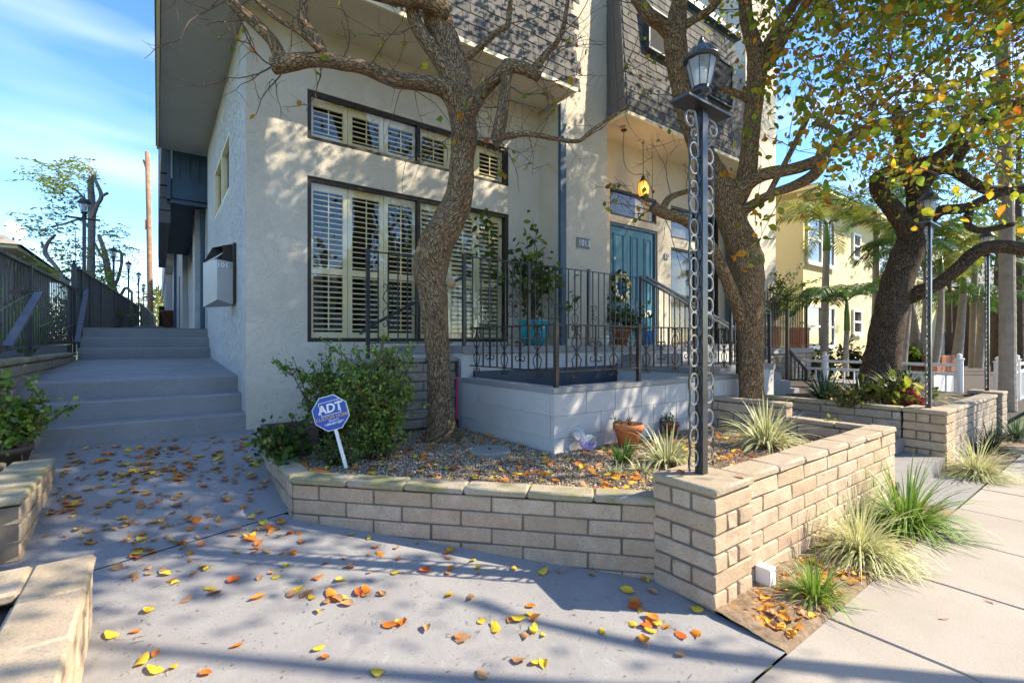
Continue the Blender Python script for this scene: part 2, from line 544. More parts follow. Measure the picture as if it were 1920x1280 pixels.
def tag(o, label=None, cat=None, group=None, kind=None):
    if label: o['label'] = label
    if cat: o['category'] = cat
    if group: o['group'] = group
    if kind: o['kind'] = kind
    return o
def thing(name, label, cat, loc=(0, 0, 0), group=None, rz=0):
    o = link(name, None, None, loc)
    o.rotation_euler = (0, 0, rz)
    return tag(o, label, cat, group)
def structure(o): return tag(o, kind='structure')

def leaves_mesh(name, pos, size, cols, mat, up=None, tilt=1.0, fold=.25, aspect=.8, rng=RNG, droop=None):
    """N leaves as one mesh, pos (N,3), size (N,), cols (N,3)"""
    N = len(pos)
    T = np.array([(0, 0, 0), (.38 * aspect, .28, fold * .3), (.45 * aspect, .5, fold * .35), (.26 * aspect, .8, fold * .2), (0, 1, -.12), (-.26 * aspect, .8, fold * .2), (-.45 * aspect, .5, fold * .35), (-.38 * aspect, .28, fold * .3), (0, .45, -.03)], 'f')
    F = np.array([(0, 1, 8), (1, 2, 8), (2, 3, 8), (3, 4, 8), (4, 5, 8), (5, 6, 8), (6, 7, 8), (7, 0, 8)])
    d = rng.normal(size=(N, 3)); d[:, 2] = d[:, 2] * tilt + (droop if droop is not None else 0)
    d /= np.linalg.norm(d, axis=1, keepdims=True)
    u = rng.normal(size=(N, 3))
    if up is not None: u = u * .5 + np.array(up)
    x = np.cross(d, u); x /= np.linalg.norm(x, axis=1, keepdims=True) + 1e-9
    z = np.cross(x, d)
    V = (T[None, :, 0, None] * x[:, None] + T[None, :, 1, None] * d[:, None] + T[None, :, 2, None] * z[:, None]) * np.asarray(size)[:, None, None] + np.asarray(pos)[:, None]
    FF = (F[None] + (np.arange(N) * 9)[:, None, None]).reshape(-1, 3)
    me = bpy.data.meshes.new(name)
    me.vertices.add(N * 9); me.vertices.foreach_set('co', V.astype('f').ravel())
    nl = len(FF)
    me.loops.add(nl * 3); me.loops.foreach_set('vertex_index', FF.ravel().astype('i'))
    me.polygons.add(nl); me.polygons.foreach_set('loop_start', np.arange(0, nl * 3, 3, dtype='i'))
    ca = me.color_attributes.new('Col', 'FLOAT_COLOR', 'POINT')
    c4 = np.ones((N, 9, 4), 'f'); c4[:, :, :3] = np.asarray(cols)[:, None]
    ca.data.foreach_set('color', c4.ravel())
    me.materials.append(MATS[mat])
    me.update(calc_edges=True); me.validate()
    return me

def pick_cols(n, palette, weights, jit=.18, rng=RNG):
    pal = np.array(palette); w = np.array(weights, float); w /= w.sum()
    c = pal[rng.choice(len(pal), n, p=w)]
    return np.clip(c * (1 + rng.normal(size=(n, 1)) * jit) * (1 + rng.normal(size=(n, 3)) * .06), .004, .9)

def catmull(pts, k=5):
    """pts: list of (Vector, r)"""
    out = []
    n = len(pts)
    for i in range(n - 1):
        p0 = pts[max(i - 1, 0)]; p1 = pts[i]; p2 = pts[i + 1]; p3 = pts[min(i + 2, n - 1)]
        for j in range(k):
            t = j / k
            a = .5 * ((2 * p1[0]) + (p2[0] - p0[0]) * t + (2 * p0[0] - 5 * p1[0] + 4 * p2[0] - p3[0]) * t * t + (3 * p1[0] - p0[0] - 3 * p2[0] + p3[0]) * t ** 3)
            out.append((a, p1[1] + (p2[1] - p1[1]) * t))
    out.append(pts[-1])
    return out

def text_part(name, txt, size, mat, parent, loc, rot, align='CENTER', shear=0, extrude=.0015, bold=0):
    cu = bpy.data.curves.new(name, 'FONT')
    cu.body = txt; cu.size = size; cu.align_x = align; cu.align_y = 'CENTER'; cu.extrude = extrude; cu.shear = shear
    cu.offset = bold
    tmp = bpy.data.objects.new('tmp_text', cu)
    COL.objects.link(tmp)
    dg = bpy.context.evaluated_depsgraph_get()
    me = bpy.data.meshes.new_from_object(tmp.evaluated_get(dg))
    bpy.data.objects.remove(tmp)
    me.materials.clear(); me.materials.append(MATS[mat])
    return link(name, me, parent, loc, rot)

# brick pieces, shared meshes
_bm = {}
def brick_mesh(L, H, D, mat, var=0, rnd=.0075):
    key = (round(L, 3), round(H, 3), round(D, 3), mat, var)
    if key in _bm: return _bm[key]
    rg = random.Random(hash(key) % 9999)
    vs = []
    e = rnd
    hx, hy, hz = L / 2, D / 2, H / 2
    for (ax) in range(3):
        pass
    # rounded box: 3 inset quads per corner
    idx = {}
    for sx in (-1, 1):
        for sy in (-1, 1):
            for sz in (-1, 1):
                for k, (dx, dy, dz) in enumerate(((0, e, e), (e, 0, e), (e, e, 0))):
                    j = [rg.uniform(-.0035, .0035) for _ in range(3)]
                    idx[(sx, sy, sz, k)] = len(vs)
                    vs.append((sx * (hx - dx) + j[0], sy * (hy - dy) + j[1], sz * (hz - dz) + j[2]))
    fs = []
    for s in (-1, 1):
        q = [idx[(s, a, b, 0)] for a, b in ((-1, -1), (1, -1), (1, 1), (-1, 1))]; fs.append(q if s > 0 else q[::-1])
        q = [idx[(a, s, b, 1)] for a, b in ((-1, -1), (-1, 1), (1, 1), (1, -1))]; fs.append(q if s > 0 else q[::-1])
        q = [idx[(a, b, s, 2)] for a, b in ((-1, -1), (1, -1), (1, 1), (-1, 1))]; fs.append(q if s > 0 else q[::-1])
    for a in (-1, 1):
        for b in (-1, 1):
            fs.append([idx[(a, b, -1, 0)], idx[(a, b, -1, 1)], idx[(a, b, 1, 1)], idx[(a, b, 1, 0)]][::(1 if a * b > 0 else -1)])
            fs.append([idx[(a, -1, b, 0)], idx[(a, 1, b, 0)], idx[(a, 1, b, 2)], idx[(a, -1, b, 2)]][::(1 if a * b > 0 else -1)])
            fs.append([idx[(-1, a, b, 1)], idx[(-1, a, b, 2)], idx[(1, a, b, 2)], idx[(1, a, b, 1)]][::(1 if a * b > 0 else -1)])
            for c in (-1, 1):
                fs.append([idx[(a, b, c, 0)], idx[(a, b, c, 1)], idx[(a, b, c, 2)]][::(1 if a * b * c > 0 else -1)])
    me = bpy.data.meshes.new('brick')
    me.from_pydata(vs, [], fs)
    me.materials.append(MATS[mat])
    me.polygons.foreach_set('use_smooth', [i >= 6 for i in range(len(me.polygons))])
    me.update()
    _bm[key] = me
    return me

CH = .1016
def brick_run(parent, p0, p1, ztop, n, depth_, mat='brick', cap=None, caph=.058, L=.405, joint=.008, stag=0, inset=0, name='brick', capover=.012, capd=None, zmin=None):
    """courses of bricks from p0 to p1 (front face line, brick body lies to the LEFT of the direction)"""
    p0 = Vector((*p0, 0)); p1 = Vector((*p1, 0))
    d = (p1 - p0).normalized(); nrm = Vector((-d.y, d.x, 0)); LEN = (p1 - p0).length
    ang = math.atan2(d.y, d.x)
    z = ztop
    if cap:
        m = max(1, round(LEN / L)); l = LEN / m
        cd = capd or depth_ + capover
        for i in range(m):
            me = brick_mesh(l - joint * .2, caph - .006, cd, cap, (i + n) % 3, .014)
            c = p0 + d * (l * (i + .5)) + nrm * (cd / 2 - capover)
            link('cap_brick', me, parent, (c.x, c.y, z - caph / 2), (0, 0, ang + random.uniform(-.002, .002)))
        z -= caph
    rows = 0
    for r in range(n):
        zc = z - CH / 2
        x = -(L * .5 if (r + stag) % 2 else 0)
        while x < LEN - .01:
            a = max(x, 0); b = min(x + L, LEN)
            if b - a > .05:
                me = brick_mesh(b - a - joint, CH - joint, depth_, mat, random.randrange(4))
                c = p0 + d * ((a + b) / 2) + nrm * (depth_ / 2 + inset + random.uniform(-.003, .003))
                link(name, me, parent, (c.x, c.y, zc), (0, 0, ang))
            x += L
        z -= CH
    # mortar core
    mb = MB()
    f = .010
    q0 = p0 + nrm * (f + inset) + d * .004; q1 = p1 + nrm * (f + inset) - d * .004
    q2 = p1 + nrm * (depth_ + inset - f) - d * .004; q3 = p0 + nrm * (depth_ + inset - f) + d * .004
    zt = ztop - (caph + .004 if cap else .012)
    vs = [(q.x, q.y, zz) for zz in (z, zt) for q in (q0, q1, q2, q3)]
    mb.add(vs, [(0, 3, 2, 1), (4, 5, 6, 7), (0, 1, 5, 4), (1, 2, 6, 5), (2, 3, 7, 6), (3, 0, 4, 7)])
    mb.build('mortar', 'mortar', parent)

def copy_tree(o, parent=None):
    c = o.copy(); COL.objects.link(c)
    if parent is not None: c.parent = parent
    for ch in list(o.children): copy_tree(ch, c)
    return c

# ================================================================== THE SETTING: ground, pavement, road, walkway
_gy = [-50, 1.03, 1.39, 1.87, 3.56, 5.45, 8]
_gz = [-.01, -.004, .0, .037, .23, .555, .9]
def gz(y): return float(np.interp(y, _gy, _gz))

mb = MB()
mb.add([(-400, -400, -.06), (400, -400, -.06), (400, 400, -.06), (-400, 400, -.06)], [(0, 1, 2, 3)])
structure(mb.build('ground', 'grass'))

def line_y(x): return 3.43 + (x + .3) * .225
def slab_grid(cols):
    mb = MB()
    prev = None
    for x, ya, yb in cols:
        n = 26
        row = []
        for i in range(n + 1):
            y = ya + (yb - ya) * i / n
            row.append((x, y, gz(y) + .004 * noise.noise(Vector((x * .9, y * .9, 3)))))
        if prev:
            o = len(mb.v)
            mb.v += prev + row; mb.uv += [(0, 0)] * (2 * n + 2); mb.c += [(1, 1, 1)] * (2 * n + 2)
            for i in range(n):
                mb.f.append((o + i, o + n + 1 + i, o + n + 2 + i, o + i + 1)); mb.mi.append(0)
        prev = row
    # skirt below so the joint has depth
    return mb
xs = np.linspace(-1.3, 2.40, 60)
lower = [(x, 1.034, min(line_y(x), 4.40 - x) - .006) for x in xs]
upper = [(x, line_y(x) + .006, 5.52) for x in np.linspace(-1.3, .77, 32)]
wk = structure(link('walkway', None))
slab_grid(lower).build('slab', 'walkway_paint', wk, True)
slab_grid(upper).build('slab', 'walkway_paint', wk, True)
mb = MB()                                   # sunken bed under the joint
mb.add([(-1.3, line_y(-1.3) - .03, gz(line_y(-1.3)) - .025), (.77, line_y(.77) - .03, gz(line_y(.77)) - .025), (.77, line_y(.77) + .03, gz(line_y(.77)) - .012), (-1.3, line_y(-1.3) + .03, gz(line_y(-1.3)) - .012)], [(0, 1, 2, 3)])
mb.build('joint_bed', 'soil', wk)

# pavement slabs along the street
sw = structure(link('pavement', None))
xj = [-9, -7.2, -5.4, -3.6, -1.8, 0.05, 1.9, 2.84, 3.78, 4.70, 5.62, 6.54, 7.46, 8.4, 9.3, 10.3, 11.3, 12.4, 13.6, 15, 17, 20, 24, 30]
for i in range(len(xj) - 1):
    for (ya, yb) in ((-.55, 1.03), (-2.1, -.55)):
        m = MB()
        x0, x1 = xj[i] + .004, xj[i + 1] - .004
        e = .006
        y0, y1 = ya + .004, yb - .004
        zt = random.uniform(-.002, .002)
        m.add([(x0, y0, -.05), (x1, y0, -.05), (x1, y1, -.05), (x0, y1, -.05), (x0, y0, zt - .006), (x1, y0, zt - .006), (x1, y1, zt - .006), (x0, y1, zt - .006),
               (x0 + e, y0 + e, zt), (x1 - e, y0 + e, zt), (x1 - e, y1 - e, zt), (x0 + e, y1 - e, zt)],
              [(0, 1, 5, 4), (1, 2, 6, 5), (2, 3, 7, 6), (3, 0, 4, 7), (4, 5, 9, 8), (5, 6, 10, 9), (6, 7, 11, 10), (7, 4, 8, 11), (8, 9, 10, 11)])
        m.build('slab', 'sidewalk', sw)
mb = MB(); mb.box(-40, 60, -2.28, -2.11, -.2, -.002)
structure(mb.build('kerb', 'grey_concrete'))
mb = MB(); mb.add([(-80, -11, -.14), (90, -11, -.14), (90, -2.285, -.14), (-80, -2.285, -.14)], [(0, 1, 2, 3)])
structure(mb.build('road', 'asphalt'))

# strip of bare earth between wall and pavement
mb = MB()
nx, ny = 140, 16
for i in range(nx + 1):
    for j in range(ny + 1):
        x = 2.37 + (5.52 - 2.37) * i / nx; y = 1.015 + .445 * j / ny
        mb.v.append((x, y, (-.014 if j == 0 else .004) + .03 * (j / ny) + min(1, j / 3) * (.022 * noise.noise(Vector((x * 6, y * 6, 0))) + .014 * noise.noise(Vector((x * 19, y * 19, 5))))))
        mb.uv.append((0, 0)); mb.c.append((1, 1, 1))
for i in range(nx):
    for j in range(ny):
        a = i * (ny + 1) + j
        mb.f.append((a, a + ny + 1, a + ny + 2, a + 1)); mb.mi.append(0)
structure(mb.build('earth_strip', 'earth', None, True))
mb = MB(); mb.add([(7.12, 1.04, -.01), (10.9, 1.04, -.01), (10.9, 1.46, .01), (7.12, 1.46, .01)], [(0, 1, 2, 3)])
structure(mb.build('earth_strip', 'earth'))

# raised bed of gravel
mb = MB()
gp = [(.80, 5.5), (.80, 3.62), (2.50, 1.96), (2.72, 1.55), (5.40, 1.55), (5.40, 5.5)]
mb.add([(x, y, .468) for x, y in gp], [tuple(range(len(gp)))])
structure(mb.build('gravel_bed', 'grey_gravel_bed'))

def in_poly(x, y, poly):
    ins = False
    for i in range(len(poly)):
        x1, y1 = poly[i]; x2, y2 = poly[i - 1]
        if (y1 > y) != (y2 > y) and x < (x2 - x1) * (y - y1) / (y2 - y1) + x1: ins = not ins
    return ins
def in_well(x, y): return x > 2.78 and y > 3.13

N = 42000
pp = []
while len(pp) < N:
    x = random.uniform(.8, 5.4); y = random.uniform(1.5, 4.85)
    if in_poly(x, y, gp) and not in_well(x, y):
        if x > 3.6 and random.random() < .45: continue
        pp.append((x, y))
pp = np.array(pp)
T = np.array([(1, 0, 0), (0, 1, 0), (-1, 0, 0), (0, -1, 0), (0, 0, .8), (0, 0, -.8)])
Fo = np.array([(0, 1, 4), (1, 2, 4), (2, 3, 4), (3, 0, 4), (1, 0, 5), (2, 1, 5), (3, 2, 5), (0, 3, 5)])
sz = RNG.uniform(.0035, .0095, N)
V = T[None] * RNG.uniform(.6, 1.25, (N, 6, 1)) * sz[:, None, None]
an = RNG.uniform(0, 6.28, N); ca, sa = np.cos(an), np.sin(an)
V = np.stack([V[..., 0] * ca[:, None] - V[..., 1] * sa[:, None], V[..., 0] * sa[:, None] + V[..., 1] * ca[:, None], V[..., 2]], -1)
V[..., 0] += pp[:, 0, None]; V[..., 1] += pp[:, 1, None]; V[..., 2] += .468 + sz[:, None] * .5 + RNG.uniform(0, .006, (N, 1))
me = bpy.data.meshes.new('pebbles')
me.from_pydata(V.reshape(-1, 3).tolist(), [], (Fo[None] + (np.arange(N) * 6)[:, None, None]).reshape(-1, 3).tolist())
ca_ = me.color_attributes.new('Col', 'FLOAT_COLOR', 'POINT')
pc = pick_cols(N, [(.14, .105, .07), (.36, .28, .19), (.62, .52, .38), (.28, .18, .10), (.50, .37, .23)], [2, 3, 2.4, 4, 3.4])
c4 = np.ones((N, 6, 4), 'f'); c4[:, :, :3] = pc[:, None]
ca_.data.foreach_set('color', c4.ravel())
me.materials.append(MATS['pebble'])
tag(link('gravel', me), 'loose grey and white gravel filling the raised planter bed', 'gravel', kind='stuff')

# steps of the side walkway
def steps(mb, x0, x1, ys, zs, yend, mat='walkway_paint'):
    for i, y in enumerate(ys):
        ye = ys[i + 1] if i + 1 < len(ys) else yend
        zt = zs[i + 1]; zb = zs[0] - .15
        nose = .014
        mb.add([(x0, y, zb), (x1, y, zb), (x1, y, zt - nose), (x0, y, zt - nose), (x0, y + nose, zt), (x1, y + nose, zt), (x1, ye + .02, zt), (x0, ye + .02, zt)],
               [(0, 1, 2, 3), (3, 2, 5, 4), (4, 5, 6, 7), (0, 3, 4, 7), (1, 6, 5, 2)])
st = structure(link('side_steps', None))
zl = [.558, .732, .906, 1.078]
for i in range(3):
    mb = MB(); steps(mb, -1.02, .722, [5.5 + .30 * i], [zl[i], zl[i + 1]], 5.5 + .30 * (i + 1) if i < 2 else 6.12); mb.build('step', 'walkway_paint', st)
mb = MB()
mb.add([(-1.02, 6.12, 1.078), (.722, 6.12, 1.078), (.722, 9.5, 1.186), (-.95, 9.5, 1.186)], [(0, 1, 2, 3)])
mb.build('landing', 'walkway_paint', st)
zu = [1.186, 1.353, 1.52, 1.682]
for i in range(3):
    mb = MB(); steps(mb, -.95, .722, [9.5 + .30 * i], [zu[i], zu[i + 1]], 9.8 + .30 * i if i < 2 else 10.12); mb.build('step', 'walkway_paint', st)
mb = MB(); mb.add([(-1.0, 10.1, 1.682), (.722, 10.1, 1.682), (.722, 21, 1.72), (-1.0, 21, 1.72)], [(0, 1, 2, 3)]); mb.build('landing', 'walkway_paint', st)
mb = MB(); steps(mb, -1.0, .60, [19.0], [1.715, 1.90], 28); mb.build('step', 'walkway_paint', st)
mb = MB(); steps(mb, -.85, .60, [25.0], [1.90, 2.10], 46); mb.build('step', 'walkway_paint', st)

# path between the planters, with a step up from the pavement
pt = structure(link('entry_path', None))
mb = MB(); mb.box(5.48, 7.08, 1.40, 1.76, -.05, .16); mb.build('step', 'walkway_paint', pt)
mb = MB(); mb.box(5.48, 7.08, 1.765, 2.1, -.05, .32); mb.build('step', 'walkway_paint', pt)
mb = MB(); mb.add([(5.48, 2.105, .32), (7.08, 2.105, .32), (7.08, 3.2, .56), (5.48, 3.2, .56)], [(0, 1, 2, 3)]); mb.build('slab', 'walkway_paint', pt)
mb = MB(); mb.box(5.48, 12.5, 3.2, 4.74, -.05, .60); mb.build('slab', 'walkway_paint', pt)
mb = MB(); mb.add([(5.46, 1.03, .004), (7.1, 1.03, .004), (7.1, 1.41, .006), (5.46, 1.41, .006)], [(0, 1, 2, 3)]); mb.build('slab', 'walkway_paint', pt)

# ================================================================== BRICK PLANTER WALLS
WT = .526        # top of the diagonal wall
PT = .676        # top of pillar and street wall
w = thing('planter_wall', 'long tan slump brick planter wall along the leaf strewn walkway, with mossy cap', 'brick wall')
brick_run(w, (.746, 3.56), (2.42, 1.742), WT, 5, .15, 'brick', 'brick_cap_moss', stag=1)
brick_run(w, (.742, 5.35), (.744, 3.57), WT, 4, .15, 'brick', 'brick_cap_moss')
w = thing('planter_wall', 'sunlit tan brick planter wall facing the pavement beside the lamp pillar', 'brick wall')
brick_run(w, (2.775, 1.425), (5.46, 1.425), PT, 6, .17, 'brick', 'brick_cap', L=.385, capd=.20)
brick_run(w, (5.46, 1.44), (5.46, 2.30), PT - .01, 5, .15, 'brick', 'brick_cap', L=.385)
w = thing('brick_pillar', 'square tan brick pillar carrying the nearest iron lamp post', 'pillar')
def pillar(w, x0, y0, s=.395, zt=PT, n=6, mat='brick', cap='brick_cap'):
    z = zt - .055
    o = .008
    me = brick_mesh(s + 2 * o, .05, s + 2 * o, cap, 0, .013)
    link('cap', me, w, (x0 + s / 2, y0 + s / 2, zt - .026))
    mb = MB(); mb.box(x0 + .012, x0 + s - .012, y0 + .012, y0 + s - .012, -.1, zt - .055); mb.build('mortar', 'mortar', w)
    for r in range(n):
        zc = z - CH / 2
        j = .012
        def put(a0, a1, b0, b1):
            me = brick_mesh(a1 - a0, CH - j, b1 - b0, mat, random.randrange(4))
            link('brick', me, w, ((a0 + a1) / 2 + random.uniform(-.002, .002), (b0 + b1) / 2 + random.uniform(-.002, .002), zc))
        h = s * .5
        if r % 2:      # long brick on the west face, shorts on the street face
            put(x0, x0 + .12, y0, y0 + s)
            put(x0 + .12 + j, x0 + .12 + j + .10, y0, y0 + .14)
            put(x0 + .24 + j, x0 + s, y0, y0 + .14)
            put(x0 + .13 + j, x0 + s, y0 + .16, y0 + s)
        else:
            put(x0, x0 + s, y0, y0 + .14)
            put(x0, x0 + .14, y0 + .14 + j, y0 + .265)
            put(x0, x0 + .14, y0 + .265 + j, y0 + s)
            put(x0 + .14 + j, x0 + s, y0 + .14 + j, y0 + s)
        z -= CH
pillar(w, 2.375, 1.39)
w = thing('brick_pillar', 'orange tan brick pillar carrying the second lamp post beside the entry path', 'pillar')
pillar(w, 7.1, 1.39)
w = thing('brick_pillar', 'grey brick pillar carrying the farthest lamp post beside the palm trunk', 'pillar')
pillar(w, 10.4, 1.39, mat='brick_grey', cap='brick_grey')
w = thing('planter_wall', 'grey brick planter wall between the second and third lamp pillars', 'brick wall')
brick_run(w, (7.50, 1.45), (10.39, 1.45), PT - .03, 6, .17, 'brick_grey', 'brick_grey', L=.385, capd=.2)
w = thing('planter_wall', 'mossy brick planter wall running back from the second lamp pillar', 'brick wall')
brick_run(w, (7.1, 4.2), (7.1, 1.80), PT, 5, .15, 'brick_grey', 'brick_cap_moss', L=.385)
w = thing('planter_wall', 'short raised tan brick wall with broken cap behind the striped plants', 'brick wall')
brick_run(w, (5.46, 2.31), (5.46, 3.15), PT + .13, 6, .15, 'brick', 'brick_cap', L=.385)
w = thing('retaining_wall', 'old grey brick retaining wall behind the twisted tree and terracotta pot', 'brick wall')
brick_run(w, (1.55, 4.80), (2.79, 4.80), 1.276, 7, .14, 'brick_grey', 'brick_grey', L=.40)
# left-hand planters
w = thing('planter_wall', 'low tan brick planter wall in the bottom left foreground', 'brick wall')
brick_run(w, (-.24, .6), (-.24, 2.93), .48, 4, .17, 'brick', 'brick_cap', L=.40, capd=.21)
brick_run(w, (-.437, 2.93), (-1.8, 2.93), .48, 4, .17, 'brick', 'brick_cap', L=.40, capd=.28)
w = thing('planter_wall', 'low mossy brick planter wall at the left below the steps', 'brick wall')
brick_run(w, (-.60, 3.70), (-.60, 4.80), .615, 4, .17, 'brick', 'brick_cap_moss', L=.38, capd=.24)
brick_run(w, (-.85, 4.80), (-2.2, 4.80), .615, 4, .17, 'brick', 'brick_cap_moss', L=.38, capd=.24)
w = thing('planter_wall', 'brick edging under the black iron fence beside the landing', 'brick wall')
brick_run(w, (-1.02, 5.5), (-.97, 9.55), 1.30, 5, .15, 'brick_grey', 'brick_cap_moss', L=.40)
mb = MB()
mb.add([(-2.4, .5, .40), (-.42, .5, .40), (-.42, 2.74, .40), (-2.4, 2.74, .40)], [(0, 1, 2, 3)])
mb.add([(-2.6, 3.0, .52), (-.78, 3.0, .52), (-.78, 4.62, .52), (-2.6, 4.62, .52)], [(0, 1, 2, 3)])
mb.add([(-3.2, 5.0, .9), (-1.0, 5.0, .9), (-1.15, 6, 1.22), (-3.2, 6, 1.22)], [(0, 1, 2, 3)])
mb.add([(-7, 6, 1.22), (-1.13, 6, 1.22), (-1.05, 40, 1.62), (-7, 40, 1.62)], [(0, 1, 2, 3)])
structure(mb.build('planting_soil', 'soil'))
mb = MB()
mb.add([(7.27, 1.63, .58), (10.95, 1.63, .58), (10.95, 4.7, .66), (7.27, 4.7, .66)], [(0, 1, 2, 3)])
mb.add([(10.95, 1.4, .2), (60, 1.4, .2), (60, 30, .2), (10.95, 30, .2)], [(0, 1, 2, 3)])
structure(mb.build('planting_soil', 'soil'))

# ================================================================== TOWNHOUSES
FYP = 5.5                # facade plane
SOF = E + 3.42           # soffit height
MF = 4.72                # mansard front foot
def wall_panel(mb, o, u, nrm, length, z0, z1, holes, dep=.10):
    """front face with openings and their reveals. o=(x,y) start, u=dir, nrm=outward"""
    us = sorted({0, length, *[h[0] for h in holes], *[h[1] for h in holes]})
    zs = sorted({z0, z1, *[h[2] for h in holes], *[h[3] for h in holes]})
    pt = lambda a, z, d=0: (o[0] + u[0] * a - nrm[0] * d, o[1] + u[1] * a - nrm[1] * d, z)
    flip = (u[0] * nrm[1] - u[1] * nrm[0]) > 0
    def q(*ps):
        mb.add(list(ps), [(3, 2, 1, 0) if flip else (0, 1, 2, 3)])
    for i in range(len(us) - 1):
        for j in range(len(zs) - 1):
            cu, cz = (us[i] + us[i + 1]) / 2, (zs[j] + zs[j + 1]) / 2
            if any(h[0] < cu < h[1] and h[2] < cz < h[3] for h in holes): continue
            q(pt(us[i], zs[j]), pt(us[i + 1], zs[j]), pt(us[i + 1], zs[j + 1]), pt(us[i], zs[j + 1]))
    for a, b, c, d in holes:
        q(pt(a, c), pt(b, c), pt(b, c, dep), pt(a, c, dep))
        q(pt(a, d, dep), pt(b, d, dep), pt(b, d), pt(a, d))
        q(pt(a, c, dep), pt(a, d, dep), pt(a, d), pt(a, c))
        q(pt(b, c), pt(b, d), pt(b, d, dep), pt(b, c, dep))

def frame(mb, x0, x1, z0, z1, y0, y1, t, mull=()):
    mb.box(x0, x1, y0, y1, z0, z0 + t); mb.box(x0, x1, y0, y1, z1 - t, z1)
    mb.box(x0, x0 + t, y0, y1, z0 + t, z1 - t); mb.box(x1 - t, x1, y0, y1, z0 + t, z1 - t)
    for m in mull: mb.box(m - t / 2, m + t / 2, y0 + .001, y1 - .001, z0 + t, z1 - t)

th = thing('townhouse', 'corner townhouse with beige stucco walls, plantation shutters and dark shingle mansard', 'house')
mb = MB()
LW = (1.31, 4.03, E - .005, E + 1.81); UW = (1.31, 4.03, E + 2.21, E + 2.755)
wall_panel(mb, (.72, FYP), (1, 0), (0, -1), 3.88, -.1, SOF + .02, [(LW[0] - .72, LW[1] - .72, LW[2], LW[3]), (UW[0] - .72, UW[1] - .72, UW[2], UW[3])])
mb.build('front_wall', 'stucco', th)
mb = MB()
wall_panel(mb, (.72, 10.12), (0, -1), (-1, 0), 4.62, -.1, SOF + .02, [(10.12 - 8.80, 10.12 - 6.88, E + 1.90, E + 2.64)], .07)
mb.add([(.72, 10.12, .5), (1.6, 10.12, .5), (1.6, 10.12, SOF), (.72, 10.12, SOF)], [(3, 2, 1, 0)])
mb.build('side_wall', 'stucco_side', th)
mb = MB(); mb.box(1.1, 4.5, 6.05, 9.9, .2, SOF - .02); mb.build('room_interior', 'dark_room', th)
# soffits
mb = MB()
mb.box(.735, 4.57, MF, 5.52, SOF, SOF + .12)
mb.build('soffit', 'stucco', th)
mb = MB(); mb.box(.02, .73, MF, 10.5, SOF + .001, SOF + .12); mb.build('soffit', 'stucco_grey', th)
mb = MB()
mb.box(0, 4.60, MF - .03, MF, SOF - .02, SOF + .03); mb.box(4.57, 4.60, MF, 5.1, SOF - .02, SOF + .03); mb.box(-.01, .02, MF, 10.5, SOF - .03, SOF + .10)
mb.build('fascia', 'cream_paint', th)
# mansard body
MT = E + 5.87
def mansard_body(x0, x1, name, parent, left=True):
    mb = MB()
    b = .16
    vs = [(x0, MF, SOF + .03), (x1, MF, SOF + .03), (x1, MF + 1.5, SOF + .03), (x0, MF + 1.5, SOF + .03),
          (x0, MF + b, MT), (x1, MF + b, MT), (x1, MF + 1.5, MT), (x0, MF + 1.5, MT)]
    mb.add(vs, [(0, 1, 5, 4), (1, 2, 6, 5), (2, 3, 7, 6), (3, 0, 4, 7), (4, 5, 6, 7)])
    return mb.build(name, 'dark_trim', parent)
shm = []
for k in range(4):
    m = MB(); rg = random.Random(k)
    wv = .148 + .012 * k; hh = .185
    m.add([(0, -.013 - .002 * k, 0), (wv, -.014, rg.uniform(-.005, .005)), (wv, -.003, hh), (0, -.003, hh), (0, 0, 0), (wv, 0, 0)], [(0, 1, 2, 3), (0, 4, 5, 1), (0, 3, 4), (1, 5, 2)])
    shm.append((wv + .006, m.mesh('shingle', 'shingle')))
def shingles(parent, x0, x1, zmax, hole=None, limit=300, near=None, y0=MF, sl=.16 / (MT - SOF)):
    pieces = []
    z = SOF + .0; r = 0
    while z < zmax:
        x = x0 - (r % 2) * .07
        while x < x1 - .05:
            k = random.randrange(4)
            wv, me = shm[k]
            xx = max(x, x0 - .01)
            if not (hole and hole[0] - .1 < xx < hole[1] and hole[2] - .12 < z < hole[3]):
                pieces.append((depth(xx, y0), xx, y0 + (z - SOF) * sl - .006, z + random.uniform(-.006, .006), me))
            x += wv
        z += .128; r += 1
    pieces.sort(key=lambda p: p[0])
    rest = MB()
    ang = math.atan(sl)
    for i, (d_, x, y, z, me) in enumerate(pieces):
        if i < limit: link('shingle', me, parent, (x, y, z), (-ang, 0, random.uniform(-.01, .01)))
        else: rest.add([(v.co.x + x, v.co.y + y, v.co.z + z) for v in me.vertices], [tuple(p.vertices) for p in me.polygons])
    if rest.f: tag(rest.build('shingles', 'shingle', parent), kind='stuff')
ms = mansard_body(0, 4.57, 'mansard', th)
shingles(ms, 1.6, 4.60, SOF + 1.75)
m = MB()
for z in np.arange(SOF, SOF + 2.3, .128):               # coarse courses on the part out of the picture
    m.box(-.02, 1.58, MF + (z - SOF) * .065 - .022, MF + (z - SOF) * .065, z, z + .12)
tag(m.build('shingles', 'shingle', ms), kind='stuff')
m = MB()
for z in np.arange(SOF, SOF + 2.3, .128):
    y = MF
    while y < 10.4:
        m.box(-.025 + (z - SOF) * .065, .03 + (z - SOF) * .065, y, y + .15, z - random.uniform(0, .012), z + .13); y += .158
tag(m.build('shingles', 'shingle', ms), kind='stuff')
m = MB(); m.box(.06, .72, 5.5, 10.48, SOF + .125, MT); m.build('mansard_side', 'dark_trim', th)
m = MB(); m.box(.8, 9.4, 5.6, 10.4, SOF + .02, MT - .01); m.build('upper_floor', 'dark_trim', th)

